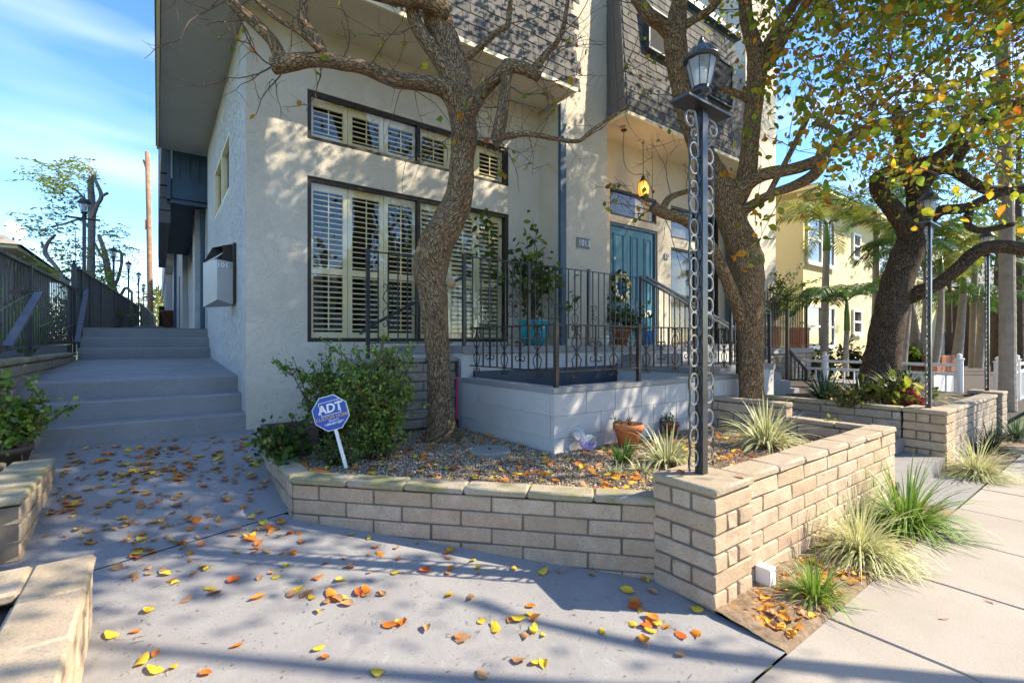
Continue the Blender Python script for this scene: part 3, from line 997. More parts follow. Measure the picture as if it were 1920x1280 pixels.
# shuttered windows
def shutter_window(name, label, rect, mull, panels, pitch, midrail=None):
    x0, x1, z0, z1 = rect
    wn_ = MB()
    frame(wn_, x0, x1, z0, z1, FYP + .02, FYP + .085, .045, mull)
    w = wn_.build(name, 'bronze_frame', th)
    w['label'] = label
    edges = [x0 + .045] + [m for m in mull] + [x1 - .045]
    for i in range(len(edges) - 1):
        g = MB(); a = edges[i] + (.0225 if i else 0); b = edges[i + 1] - (.0225 if i < len(edges) - 2 else 0)
        g.add([(a, FYP + .052, z0 + .045), (b, FYP + .052, z0 + .045), (b, FYP + .052, z1 - .045), (a, FYP + .052, z1 - .045)], [(0, 1, 2, 3)])
        g.build('pane', 'glass', w)
    yb = FYP + .105
    for (a, b, ang) in panels:
        f = MB(); t = .052
        za, zb = z0 + .02, z1 - .02
        f.box(a, a + t, yb, yb + .03, za, zb); f.box(b - t, b, yb, yb + .03, za, zb)
        f.box(a + t, b - t, yb + .001, yb + .029, za, za + .09); f.box(a + t, b - t, yb + .001, yb + .029, zb - .10, zb)
        if midrail: f.box(a + t, b - t, yb + .001, yb + .029, midrail - .035, midrail + .035)
        f.build('shutter_frame', 'cream_paint', w)
        r = MB(); xm = (a + b) / 2
        r.box(xm - .006, xm + .006, yb - .014, yb - .004, za + .11, zb - .12); r.build('tilt_rod', 'cream_paint', w)
        s = MB(); L = b - a - 2 * t - .004
        s.box(-L / 2, L / 2, -.031, .031, -.0055, .0055)
        me = s.mesh('slat', 'cream_paint')
        z = za + .09 + pitch * .6
        while z < zb - .10 - pitch * .3:
            if not (midrail and abs(z - midrail) < .05):
                link('slat', me, w, (xm, yb + .015, z), (R(ang + random.uniform(-2, 2)), 0, 0))
            z += pitch
    return w
pw = .436
lp = [(1.345 + i * pw, 1.345 + (i + 1) * pw - .006, 12) for i in range(3)] + [(2.665 + i * .44, 2.665 + (i + 1) * .44 - .006, 38) for i in range(3)]
shutter_window('window', 'large lower shuttered window in two bronze framed panes', LW, (2.64,), lp, .0605, E + .80)
up_ = [(1.345 + i * pw, 1.345 + (i + 1) * pw - .006, 28) for i in range(3)] + [(2.665 + i * .44, 2.665 + (i + 1) * .44 - .006, 30) for i in range(3)]
shutter_window('window', 'narrow upper shuttered window', UW, (2.64,), up_, .058)
# side window over the walkway
w = MB(); y0, y1, z0, z1 = 6.88, 8.80, E + 1.90, E + 2.64
for a, b, c, d in ((y0, y1, z0, z0 + .04), (y0, y1, z1 - .04, z1), (y0, y0 + .04, z0 + .04, z1 - .04), (y1 - .04, y1, z0 + .04, z1 - .04), (7.82, 7.86, z0 + .04, z1 - .04)):
    w.box(.722, .775, a, b, c, d)
w = w.build('window', 'cream_paint', th)
g = MB(); g.add([(.758, y0 + .04, z0 + .04), (.758, y0 + .04, z1 - .04), (.758, y1 - .04, z1 - .04), (.758, y1 - .04, z0 + .04)], [(0, 1, 2, 3)]); g.build('pane', 'glass', w)
g = MB(); g.box(.80, .81, y0, y1, z0, z1); g.build('blind', 'beige_siding', w)

# ---- second townhouse
t2 = thing('townhouse', 'stucco townhouse with teal double door and grey shingle mansard over its porch', 'house')
mb = MB()
DW = (6.15, 7.45, 1.40, E + 2.04); TW = (6.15, 7.43, E + 2.16, E + 2.62)
D2 = (7.86, 9.55, 1.40, E + 1.80); T2 = (7.86, 9.55, E + 1.98, E + 2.60)
wall_panel(mb, (4.6, FYP), (1, 0), (0, -1), 6.6, -.1, SOF + .02, [(h[0] - 4.6, h[1] - 4.6, h[2], h[3]) for h in (DW, TW, D2, T2)], .10)
mb.build('front_wall', 'stucco', t2)
mb = MB(); mb.box(4.60, 5.64, 5.10, 5.51, .3, 9.5); mb.build('party_wall', 'stucco', t2)
mb = MB(); mb.box(9.87, 11.2, 5.10, 9.5, .3, 9.5); mb.build('party_wall', 'stucco', t2)
mb = MB(); mb.box(4.612, 4.72, 5.045, 5.098, 1.3, SOF - .02); mb.build('downspout', 'slate_blue', t2)
mb = MB(); mb.box(9.74, 9.86, 5.05, 5.45, 1.3, SOF - .02); mb.build('downspout', 'slate_blue', t2)
mb = MB(); mb.box(5.66, 9.80, MF, 5.52, SOF, SOF + .12); mb.build('soffit', 'stucco', t2)
mb = MB(); mb.box(5.64, 8.98, MF - .03, MF, SOF - .02, SOF + .03); mb.box(5.62, 5.655, MF, 5.1, SOF - .02, SOF + .03); mb.build('fascia', 'cream_paint', t2)
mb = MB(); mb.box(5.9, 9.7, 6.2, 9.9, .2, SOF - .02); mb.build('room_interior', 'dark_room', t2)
ms = mansard_body(5.66, 8.97, 'mansard', t2)
MW = (6.15, 7.15, E + 4.58, E + 5.25); MW2 = (7.75, 8.65, E + 4.35, E + 5.15)
shingles(ms, 5.66, 8.97, MT - .05, MW)
# left cheek of the mansard, courses running back
m = MB()
for z in np.arange(SOF, MT, .128):
    y = MF + (z - SOF) * .065
    while y < 5.1:
        m.box(5.625 + random.uniform(-.004, .004), 5.66, y, y + .14, z, z + .135); y += .148
tag(m.build('shingles', 'shingle', ms), kind='stuff')
m = MB(); m.box(5.6, 9.1, MF + .05, MF + .22, MT - .02, MT + .10); m.build('gutter', 'slate_blue', t2)
for q in (MW,):
    m = MB(); yy = MF + .05
    frame(m, q[0], q[1], q[2], q[3], yy - .075, yy + .06, .03, ()); wq = m.build('window', 'dark_trim', t2)
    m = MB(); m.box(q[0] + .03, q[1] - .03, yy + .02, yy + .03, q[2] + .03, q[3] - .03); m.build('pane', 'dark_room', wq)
m = MB(); frame(m, MW2[0], MW2[1], MW2[2], MW2[3], MF - .02, MF + .12, .03, ()); wq = m.build('window', 'dark_trim', t2)
m = MB(); m.box(MW2[0] + .06, MW2[1] - .06, MF - .01, MF + .0, MW2[2] + .06, MW2[3] - .06); m.build('pane', 'dark_room', wq)
# teal double door
dr = MB(); x0, x1, z0, z1 = DW
frame(dr, x0, x1, z0 - .05, z1, FYP + .02, FYP + .09, .05)
dr = dr.build('door', 'slate_blue', t2); dr['label'] = 'teal panelled double door'
xm = x0 + .50
for (a, b, cols) in ((x0 + .05, xm - .004, 1), (xm + .004, x1 - .05, 2)):
    m = MB(); m.box(a, b, FYP + .05, FYP + .085, z0 - .02, z1 - .05); m.build('leaf', 'teal_door', dr)
    wv = (b - a) / cols
    for c in range(cols):
        for (c0, c1) in ((z0 + .75, z1 - .17), (z0 + .12, z0 + .62)):
            pa, pb = a + wv * c + .085, a + wv * (c + 1) - .085
            m = MB()
            frame(m, pa, pb, c0, c1, FYP + .036, FYP + .052, .022)
            m.box(pa + .05, pb - .05, FYP + .042, FYP + .0515, c0 + .05, c1 - .05)
            m.build('panel', 'teal_door', dr)
m = MB(); m.lathe([(.004, 0), (.022, .01), (.022, .03), (.012, .04)], n=12); k = m.build('knocker', 'flower_white', dr); k.location = (x0 + .13, FYP + .03, z1 - .62); k.rotation_euler = (R(90), 0, 0)
m = MB(); m.box(x1 - .34, x1 - .16, FYP + .028, FYP + .034, z0 + .50, z0 + .62); m.build('notice', 'white_paint', dr)
# transom and other glazing
def plain_window(rect, parent, mull, backing, label=None):
    x0, x1, z0, z1 = rect
    m = MB(); frame(m, x0, x1, z0, z1, FYP + .02, FYP + .08, .04, mull); w = m.build('window', 'bronze_frame', parent)
    if label: w['label'] = label
    g = MB(); g.add([(x0 + .04, FYP + .048, z0 + .04), (x1 - .04, FYP + .048, z0 + .04), (x1 - .04, FYP + .048, z1 - .04), (x0 + .04, FYP + .048, z1 - .04)], [(0, 1, 2, 3)]); g.build('pane', 'glass', w)
    g = MB(); g.box(x0, x1, FYP + .13, FYP + .14, z0, z1); g.build('blind', backing, w)
plain_window(TW, t2, (), 'blind')
m = MB(); m.box(6.95, 7.39, FYP + .115, FYP + .125, TW[2], TW[3]); m.build('curtain', 'cream_paint', t2)
plain_window(D2, t2, (8.7,), 'blind', 'brown screened sliding door')
plain_window(T2, t2, (8.7,), 'blind')
# number plates
npl = thing('number_plate', 'grey house number plate reading 1013 on the stucco party wall', 'house number', on_y(1093, 456, 5.098))
m = MB(); m.box(-.135, .135, -.008, 0, -.075, .075); m.build('plate', 'plate_grey', npl)
text_part('lettering', '1013', .125, 'letter_white', npl, (.02, -.010, 0), (R(90), 0, 0), bold=.001)
npl = thing('number_plate', 'small weathered house number plate with silver digits beside the teal door', 'house number', on_y(1249, 481, 5.49))
m = MB(); m.box(-.06, .06, -.006, 0, -.055, .055); m.build('plate', 'plate_grey', npl)
text_part('lettering', '132', .10, 'letter_white', npl, (.02, -.008, 0), (R(90), 0, 0))

# ---- porch, lower landing, basement light well
po = thing('porch', 'raised grey painted concrete porch in front of the windows and teal door', 'porch')
m = MB(); m.box(2.80, 9.86, 4.75, 5.49, .40, 1.315); m.build('porch_wall', 'block_paint', po)
m = MB(); m.box(2.32, 2.80, 4.96, 5.49, .40, 1.315); m.build('porch_wall', 'block_paint', po)
m = MB(); m.box(2.30, 9.86, 4.945, 5.495, 1.317, 1.40); m.box(2.81, 9.86, 4.72, 4.945, 1.317, 1.3995); m.build('porch_slab', 'walkway_paint', po)
ld = thing('porch_landing', 'lower concrete landing with steps between the light well and the porch', 'steps')
m = MB(); m.box(5.42, 7.4, 3.40, 4.745, .3, 1.05); m.build('landing_wall', 'block_paint', ld)
m = MB(); m.box(5.40, 7.42, 3.38, 4.715, 1.052, 1.13); m.build('landing_slab', 'walkway_paint', ld)
m = MB(); m.box(5.55, 6.6, 4.40, 4.71, 1.132, 1.27); m.build('step', 'walkway_paint', ld)
for i, (xa, zt) in enumerate(((7.43, .98), (7.75, .84), (8.07, .70))):
    m = MB(); m.box(xa, xa + .315, 3.45, 4.71, .3, zt); m.build('step', 'walkway_paint', ld)

lw = thing('light_well_wall', 'white painted block wall round the basement light well below the low railing', 'block wall')
wx0, wx1, wy0, wy1 = 2.80, 6.12, 3.15, 4.75
zb, zt = .44, E - .413
m = MB(); m.box(wx0 + .012, wx1, wy0 + .012, wy0 + .14, .2, zt - .05); m.box(wx0 + .012, wx0 + .14, wy0 + .14, wy1, .2, zt - .05); m.build('block_core', 'block_paint', lw)
for r in range(3):
    z = zt - .05 - .2 * (r + .5)
    x = wx0 - (.2 if r % 2 else 0)
    while x < wx1 - .05:
        a, b = max(x, wx0), min(x + .4, wx1)
        link('block', brick_mesh(b - a - .0008, .1992, .05, 'block_paint', 0, .0022), lw, ((a + b) / 2, wy0 + .025, z))
        x += .4
    y = wy0 + .052 - (.2 if r % 2 else 0)
    while y < wy1 - .05:
        a, b = max(y, wy0 + .052), min(y + .4, wy1)
        link('block', brick_mesh(b - a - .0008, .1992, .05, 'block_paint', 0, .0022), lw, (wx0 + .025, (a + b) / 2, z), (0, 0, R(90)))
        y += .4
m = MB(); m.box(wx0 - .008, wx1, wy0 - .008, wy0 + .15, zt - .048, zt); m.box(wx0 - .008, wx0 + .15, wy0 + .15, wy1 - .03, zt - .048, zt - .001); m.build('coping', 'grey_concrete', lw)
m = MB(); m.box(wx0 + .15, 5.4, wy0 + .15, 4.74, .30, .32); structure(m.build('light_well_floor', 'dark_trim'))
m = MB(); m.box(wx0 + .16, 5.41, 4.70, 4.745, .33, 1.11); m.build('basement_panel', 'dark_trim', po)

# ---- right-hand porch
p3 = thing('porch', 'far brick faced porch with black railing and pink planters at the right', 'porch')
m = MB(); m.box(9.9, 12.1, 4.86, 6.5, .3, 1.20); m.build('porch_wall', 'mortar', p3)
brick_run(p3, (9.9, 4.72), (12.1, 4.72), 1.20, 6, .12, 'brick_grey', None, L=.39)
m = MB(); m.box(9.87, 12.14, 4.68, 6.5, 1.202, 1.31); m.build('porch_slab', 'grey_concrete', p3)

# ---- mailbox on the side wall
mbx = thing('mailbox', 'grey metal wall mailbox with number 101 and dark open top on side wall', 'mailbox', (.72, 6.25, E + .42))
m = MB(); m.box(-.03, -.001, -.03, .50, .02, .70); m.build('back_plate', 'bronze_frame', mbx)
m = MB()
m.add([(-.185, 0, .05), (-.031, 0, -.0), (-.031, .40, -.0), (-.29, .40, -.02), (-.185, 0, .50), (-.031, 0, .48), (-.031, .40, .48), (-.29, .40, .50)],
      [(0, 3, 2, 1), (0, 1, 5, 4), (1, 2, 6, 5), (2, 3, 7, 6), (3, 0, 4, 7)])
m.build('body', 'mailbox_metal', mbx)
m = MB(); m.box(-.18, -.035, .01, .39, .40, .41); m.build('slot_floor', 'dark_room', mbx)
m = MB()
m.add([(-.031, -.005, .48), (-.031, -.005, .70), (-.031, .42, .70), (-.031, .42, .48), (-.23, .42, .50)], [(3, 2, 4)])
m.add([(-.032, -.005, .69), (-.032, .42, .69), (-.29, .42, .50), (-.20, .42, .69)], [(1, 3, 2), (0, 3, 1)])
m.box(-.12, -.031, .12, .13, .48, .685)
m.build('lid', 'bronze_frame', mbx)
text_part('lettering', '101', .078, 'letter_white', mbx, (-.132, -.004, .435), (R(90), 0, 0), bold=.001)
text_part('lettering', '3', .078, 'letter_faint', mbx, (-.055, -.004, .430), (R(90), 0, 0))

# ---- next units along the walkway
t4 = thing('townhouse', 'neighbouring townhouse along the side walkway with blue boarded bay and shingle slope', 'house')
m = MB(); m.box(.20, .76, 10.62, 10.72, E + 2.60, SOF + .9); m.build('bay_panel', 'slate_blue', t4)
for xx in (.33, .48, .62):
    m = MB(); m.box(xx, xx + .008, 10.612, 10.62, E + 2.95, SOF + .5); m.build('batten', 'dark_trim', t4)
m = MB(); m.box(.205, .76, 10.60, 10.618, E + 2.60, E + 2.93); m.build('bay_board', 'slate_blue', t4)
m = MB(); m.box(.19, .215, 10.59, 10.62, E + 2.95, SOF + .6); m.build('trim', 'white_paint', t4)
m = MB(); m.box(.14, .19, 10.56, 10.64, E + 2.52, SOF + .6); m.box(.14, .78, 10.56, 10.64, E + 2.50, E + 2.56); m.build('trim', 'slate_blue', t4)
m = MB(); m.box(.19, 1.6, 10.73, 17.3, E + 2.58, SOF + 2.4); m.build('bay', 'dark_trim', t4)
m = MB()
for z in np.arange(E + 2.15, SOF + 2.2, .22):
    for y in np.arange(10.7, 17.2, .2):
        k = (z - E - 2.15) * .03
        m.box(.02 + k, .19, y, y + .19, z, z + .235 + random.uniform(-.01, .01))
tag(m.build('shingles', 'shingle', t4), kind='stuff')
m = MB(); m.box(.585, .74, 11.2, 11.9, 1.5, SOF); m.build('column', 'stucco_side', t4)
m = MB(); m.box(.665, .73, 10.95, 11.15, 1.5, E + 2.55); m.build('downspout', 'slate_blue', t4)
m = MB(); m.box(.74, 1.6, 10.7, 17.3, 1.4, SOF); m.build('wall', 'stucco_side', t4)
m = MB(); m.lathe([(.055, 0), (.055, .16)], (.50, 12.6, E + 2.95), 12); m.build('wall_lamp', 'bronze_frame', t4)
t5 = thing('townhouse', 'farther townhouse along the side walkway with grey overhanging soffit', 'house')
m = MB(); m.box(.02, 1.6, 17.32, 24, SOF - .05, SOF + 2.6); m.build('overhang', 'stucco_side', t5)
m = MB(); m.box(.60, 1.6, 17.4, 24, 1.5, SOF - .06); m.build('wall', 'stucco_side', t5)
m = MB(); m.box(.595, .60, 19.4, 20.2, E + .4, E + 2.2); m.build('window', 'dark_room', t5)
m = MB(); m.box(.50, .59, 22.5, 22.7, 1.5, SOF - .06); m.build('downspout', 'slate_blue', t5)
t6 = thing('townhouse', 'farthest pale townhouse wall closing the side walkway', 'house')
m = MB(); m.box(.25, 1.6, 24.1, 44, SOF - .3, SOF + 1.4); m.build('overhang', 'stucco_side', t6)
m = MB(); m.box(.55, 1.6, 24.1, 44, 1.5, SOF - .31); m.build('wall', 'stucco_side', t6)
for y in (27, 31.5, 36):
    m = MB(); m.box(.30, .55, y, y + .5, 1.5, SOF - .32); m.build('column', 'stucco_side', t6)
m = MB(); m.box(.05, .245, 25.3, 25.6, 1.8, E + 1.5); m.build('sconce', 'dark_room', t6)

# ================================================================== IRONWORK
def spiral(cx, cz, r0, turns, a0, sgn, n=14):
    out = []
    for i in range(n + 1):
        t = i / n
        r = r0 * (1 - .72 * t)
        a = a0 + sgn * turns * 2 * math.pi * t
        out.append((cx + r * math.cos(a), 0, cz + r * math.sin(a)))
    return out
def scroll_mesh(h=.26, wd=.055, r=.0045, mat='iron', kind=0):
    m = MB()
    if kind == 0:      # butterfly: two C scrolls each side of a bar
        for s in (-1, 1):
            for t in (-1, 1):
                pts = [(s * .010, 0, 0), (s * .018, 0, t * h * .10)] + [(s * p[0], 0, t * p[2]) for p in spiral(wd * .62, h * .19, wd * .52, .85, R(190), -1)]
                m.tube(pts, r, 5, uvs=False)
    else:              # tall lyre
        for s in (-1, 1):
            for t in (-1, 1):
                pts = [(0, 0, 0), (s * wd * .75, 0, t * h * .16), (s * wd * .55, 0, t * h * .30), (s * .014, 0, t * h * .38)] + [(s * p[0], 0, t * p[2]) for p in spiral(wd * .50, h * .46, wd * .40, .85, R(200), -1)]
                m.tube(pts, r, 5, uvs=False)
    return m.mesh('scroll', mat)
SCR = {(k, mat): scroll_mesh(.34 if k == 0 else .46, .082, .0058, mat, k) for k in (0, 1) for mat in ('iron', 'iron_brown')}

def railing(o, p0, p1, zb0, zb1, height, pitch=.115, mat='iron', post_at=(0, 1), post_drop=.0, rails=(.06,), scroll_every=3, post=.038, barw=.013, top=.030, scz=.42, post_top=.03, first=0):
    """parts of one railing: posts, top and bottom rail, each baluster, each scroll"""
    p0 = Vector((*p0, 0)); p1 = Vector((*p1, 0)); L = (p1 - p0).length
    d = (p1 - p0) / L; ang = math.atan2(d.y, d.x)
    at = lambda s, h: Vector((p0.x + d.x * s, p0.y + d.y * s, zb0 + (zb1 - zb0) * s / L + h))
    m = MB(); m.bar(at(0, height), at(L, height), top, .014); m.build('top_rail', mat, o)
    for r_ in rails:
        m = MB(); m.bar(at(0, r_), at(L, r_), .024, .012); m.build('bottom_rail', mat, o)
    for f in post_at:
        m = MB(); q = at(f * L, 0)
        m.box(q.x - post / 2, q.x + post / 2, q.y - post / 2, q.y + post / 2, q.z - post_drop, q.z + height + post_top); m.build('post', mat, o)
    n = max(1, round(L / pitch))
    bm_ = MB(); bm_.box(-barw / 2, barw / 2, -barw / 2, barw / 2, rails[0], height - .007); me = bm_.mesh('baluster', mat)
    for i in range(1, n):
        s = i * L / n
        if any(abs(s - f * L) < post for f in post_at): continue
        q = at(s, 0)
        link('baluster', me, o, q, (0, 0, ang))
        if scroll_every and (i + first) % scroll_every == 0:
            k = ((i + first) // scroll_every) % 2
            link('scroll', SCR[(k, 'iron' if mat not in ('iron_brown',) else mat)], o, at(s, height * scz) + Vector((0, 0, 0)), (0, 0, ang))

# low railing on the light well wall
rl = thing('railing', 'low rusty black scrolled railing standing on the white light well wall', 'railing')
zt = E - .413
railing(rl, (2.87, 3.20), (6.05, 3.20), zt, zt, .565, .128, 'iron_brown', (0, .36, .685, .985), 0, (.14,), 2, scz=.56, top=.034)
railing(rl, (2.87, 4.66), (2.87, 3.20), zt, zt, .565, .128, 'iron_brown', (), 0, (.14,), 2, scz=.56, top=.034, first=1)
# porch railing
rl = thing('railing', 'tall black iron porch railing with scrolls in front of the potted plants', 'railing')
railing(rl, (2.85, 4.77), (6.04, 4.77), 1.40, 1.40, 1.045, .118, 'iron', (0, .30, .64, 1), 0, (.10,), 3, scz=.44)
rl = thing('railing', 'black iron railing in front of the shuttered window behind the tree trunk', 'railing')
railing(rl, (1.85, 5.14), (2.90, 5.14), 1.40, 1.40, 1.045, .118, 'iron', (0,), .9, (.04,), 3, scz=.44, first=1)
m = MB(); m.tube([on_y(675, 626, 5.3), on_y(684, 617, 5.3), on_y(882, 512, 5.3)], .018, 8, uvs=False); m.build('handrail', 'iron', rl)
rl = thing('handrail', 'sloping black double handrail descending from the porch behind the lamp post', 'handrail')
a = Vector((6.04, 4.77, E + .994)); b = Vector((8.68, 4.77, E + .24))
for off in (0, -.11):
    m = MB(); m.bar(a + Vector((0, off, 0)), b + Vector((0, off, 0)), .045, .03); m.build('rail', 'iron_blue' if off else 'iron', rl)
for i in range(1, 18):
    t = i / 18; q = a.lerp(b, t)
    m = MB(); m.box(q.x - .007, q.x + .007, q.y - .007, q.y + .007, max(.72, 1.13 - t * .5), q.z); m.build('baluster', 'iron', rl)
m = MB(); m.box(b.x - .02, b.x + .02, b.y - .02, b.y + .02, .6, b.z + .02); m.build('post', 'iron', rl)
rl = thing('railing', 'short black railing on the landing beside the teal door', 'railing')
railing(rl, (6.3, 3.46), (7.4, 3.46), 1.13, 1.13, .75, .11, 'iron', (0, 1), 0, (.06,), 3)
# far porch railing and its stair rail
rl = thing('railing', 'black railing on the far right porch above the brick facing', 'railing')
railing(rl, (9.95, 4.80), (12.05, 4.80), 1.31, 1.31, 1.18, .12, 'iron', (.55, 1), 0, (.06,), 4)
rl = thing('handrail', 'small sloping black stair rail below the far right porch', 'handrail')
a = on_y(1476, 652, 4.5); b = on_y(1512, 694, 4.3)
for q, zb in ((a, .55), (b, .55)):
    m = MB(); m.box(q.x - .028, q.x + .028, q.y - .028, q.y + .028, zb, q.z + (.8 if q is a else .01)); m.build('post', 'iron', rl)
m = MB(); m.bar(a, b, .04); m.build('rail', 'iron', rl)
for i in range(1, 5):
    q = a.lerp(b, i / 5); m = MB(); m.box(q.x - .01, q.x + .01, q.y - .01, q.y + .01, .55, q.z); m.build('baluster', 'iron', rl)

# fences along the side walkway
def fence(label, p0, p1, zb0, zb1, h0, h1, pitch, posts):
    o = thing('fence', label, 'fence')
    p0 = Vector((*p0, 0)); p1 = Vector((*p1, 0)); L = (p1 - p0).length; d = (p1 - p0) / L; ang = math.atan2(d.y, d.x)
    zb = lambda s: zb0 + (zb1 - zb0) * s / L
    zt = lambda s: h0 + (h1 - h0) * s / L
    pt_ = lambda s, z: (p0.x + d.x * s, p0.y + d.y * s, z)
    m = MB(); m.bar(pt_(0, zt(0)), pt_(L, zt(L)), .05, .03); m.build('top_rail', 'iron', o)
    m = MB(); m.bar(pt_(0, zb(0)), pt_(L, zb(L)), .035, .025); m.build('bottom_rail', 'iron', o)
    for s in posts:
        q = pt_(s, 0); m = MB(); m.box(q[0] - .03, q[0] + .03, q[1] - .03, q[1] + .03, zb(s) - .25, zt(s) + .01); m.build('post', 'iron', o)
    n = int(L / pitch)
    m = MB(); m.box(-.0065, .0065, -.0065, .0065, 0, 1); me = m.mesh('picket', 'iron')
    for i in range(1, n):
        s = i * L / n
        link('picket', me, o, pt_(s, zb(s)), (0, 0, ang), (1, 1, zt(s) - zb(s)))
    return o
f1 = fence('near black iron picket fence on brick edging left of the landing', (-1.12, 4.2), (-1.10, 10.15), 1.36, 1.42, E + .76, E + .86, .135, (.05, 3.0, 5.93))
f2 = fence('tall brown black picket fence receding along the left of the walkway', (-1.08, 10.3), (-.72, 27.5), 1.52, 1.95, E + 1.21, E + 1.62, .085, (.05, .75, 3.5, 6.5, 9.5, 12.5, 15.5, 17.1))
f3 = fence('farthest picket fence at the end of the walkway', (-.62, 28), (-.10, 46), 2.1, 2.4, E + 1.75, E + 1.9, .12, (0, 6, 12, 17.9))
for s in (.05, .75):
    m = MB(); m.lathe([(.022, 0), (.03, .02), (.012, .04), (.026, .06), (.0, .09)], (-1.08, 10.3 + s, E + 1.22), 10); m.build('finial', 'iron', f2)
def wall_rail(label, a, b):
    o = thing('handrail', label, 'handrail')
    m = MB(); m.bar(a, b, .06, .035); m.build('rail', 'iron_blue', o)
    for q, dx in ((a, -.22), (b, -.22)):
        m = MB(); m.bar(q, (q[0] + dx, q[1], q[2]), .035); m.build('bracket', 'iron', o)
wall_rail('blue grey handrail on brackets at the left edge of the photo', (-.98, 5.55, E - .05), (-.98, 6.85, E + .50))
wall_rail('blue grey handrail beside the upper flight of steps', (-.95, 9.45, E - .02), (-.95, 10.6, E + .85))

# ---- lamp posts: one built in full, then copied
def make_lamp(full=True):
    o = thing('lamp_post', 'ornate black iron lamp post with rings and scrolls on the near brick pillar', 'lamp post', (2.585, 1.60, PT), 'ornate iron lamp posts')
    H = 2.147
    m = MB(); m.box(-.026, .026, -.026, .026, 0, H); m.build('column', 'iron', o)
    # raised ovals on the shaded side face
    ov = MB()
    for k in range(20):
        a = 2 * math.pi * k / 20; b = 2 * math.pi * (k + 1) / 20
        ov.bar((0, .019 * math.cos(a), .068 * math.sin(a)), (0, .019 * math.cos(b), .068 * math.sin(b)), .007, .007)
    ome = ov.mesh('oval', 'iron')
    rg = MB()
    n = 14
    rg.tube([(.043 * math.cos(2 * math.pi * k / n), 0, .045 * math.sin(2 * math.pi * k / n)) for k in range(n + 1)], .0062, 6, uvs=False)
    rme = rg.mesh('ring', 'iron_sunlit')
    if full:
        for i in range(14): link('oval', ome, o, (-.0285, 0, .10 + i * .152))
    for s in (-1, 1):
        tw = MB(); pts = []
        for i in range(90):
            z = .03 + i * (1.93 / 89); a = i * .9
            pts.append((s * .122 + .0035 * math.cos(a), .0035 * math.sin(a), z))
        tw.tube(pts, .006, 5, uvs=False); tw.build('twisted_rod', 'iron', o)
        if full:
            for i in range(17):
                z = .10 + i * .112 + (.02 if i % 2 else 0)
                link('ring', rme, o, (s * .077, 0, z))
            sc = MB(); sc.tube([(s * .066, 0, 1.95)] + [(s * (p[0])  , 0, p[2]) for p in spiral(.072, 1.99, .036, 1.1, R(-90), 1)], .006, 6, uvs=False); sc.build('scroll', 'iron_sunlit', o)
            sc = MB(); sc.tube([(s * .030, 0, 1.86), (s * .036, 0, 2.0), (s * .07, 0, 2.12)] + [(s * p[0], 0, p[2]) for p in spiral(.115, 2.06, .055, 1.2, R(110), -1, 20)], .0075, 6, uvs=False); sc.build('bracket', 'iron_sunlit', o)
    m = MB(); m.box(-.225, .225, -.065, .065, H, H + .014); m.build('top_plate', 'iron', o)
    m = MB(); m.lathe([(.036, 0), (.036, .055), (.03, .06), (.03, .075), (.052, .085), (.056, .10), (.044, .108), (.05, .12)], (0, 0, H + .014), 20); m.build('collar', 'iron', o, True)
    z0 = H + .133
    ln = MB(); ln.lathe([(.050, 0), (.085, .155)], (0, 0, z0), 8, R(22.5)); ln.f = ln.f[:8]; ln.mi = ln.mi[:8]
    g = ln.build('lantern_glass', 'lantern_glass', o)
    for k in range(8):
        a = R(22.5) + k * math.pi / 4
        m = MB(); m.bar((.0505 * math.cos(a), .0505 * math.sin(a), z0), (.086 * math.cos(a), .086 * math.sin(a), z0 + .155), .005); m.build('rib', 'iron', o)
    m = MB(); m.lathe([(.0, .02), (.024, .035), (.034, .075), (.03, .11), (.0, .13)], (0, 0, z0), 14); m.build('bulb', 'white_bulb', o, True)
    m = MB()
    m.lathe([(.086, .0), (.103, .004), (.106, .018), (.094, .028), (.083, .042), (.066, .068), (.04, .088), (.02, .096), (.015, .106), (.021, .114), (.010, .124), (.013, .135), (.0, .158)], (0, 0, z0 + .153), 24)
    m.build('cap', 'iron', o, True)
    for k in range(16):
        a = k * math.pi / 8
        m = MB(); m.bar((.093 * math.cos(a), .093 * math.sin(a), z0 + .183), (.052 * math.cos(a), .052 * math.sin(a), z0 + .236), .006); m.build('cap_rib', 'iron', o)
    return o
lamp = make_lamp()
def lamp_copy(label, loc, sc=1.0, src=lamp):
    c = copy_tree(src); c.location = loc; c['label'] = label; c.scale = (sc,) * 3
    return c
lamp_copy('ornate black iron lamp post on the second brick pillar by the dark tree', (7.30, 1.59, PT))
lamp_copy('ornate black iron lamp post on the farthest grey brick pillar by the palm trunk', (10.6, 1.59, PT))
lsmall = make_lamp(False)
def far_lamp(label, px, ytop, Z, first=False):
    q = P(px, ytop, Z)
    c = lsmall if first else copy_tree(lsmall)
    c.location = (q.x, q.y, q.z - 2.60); c['label'] = label; c['group'] = 'lamp posts along the side walkway'
far_lamp('nearest and tallest looking lamp post of the row along the walkway fence', 158, 365, 8.9, True)
far_lamp('second lamp post of the row along the walkway fence', 213, 460, 13.9)
far_lamp('third lamp post of the row along the walkway fence', 241, 487, 17.2)
far_lamp('fourth lamp post of the row along the walkway fence', 260, 508, 20.6)
far_lamp('fifth and farthest lamp post of the row along the walkway fence', 269.5, 530, 25)

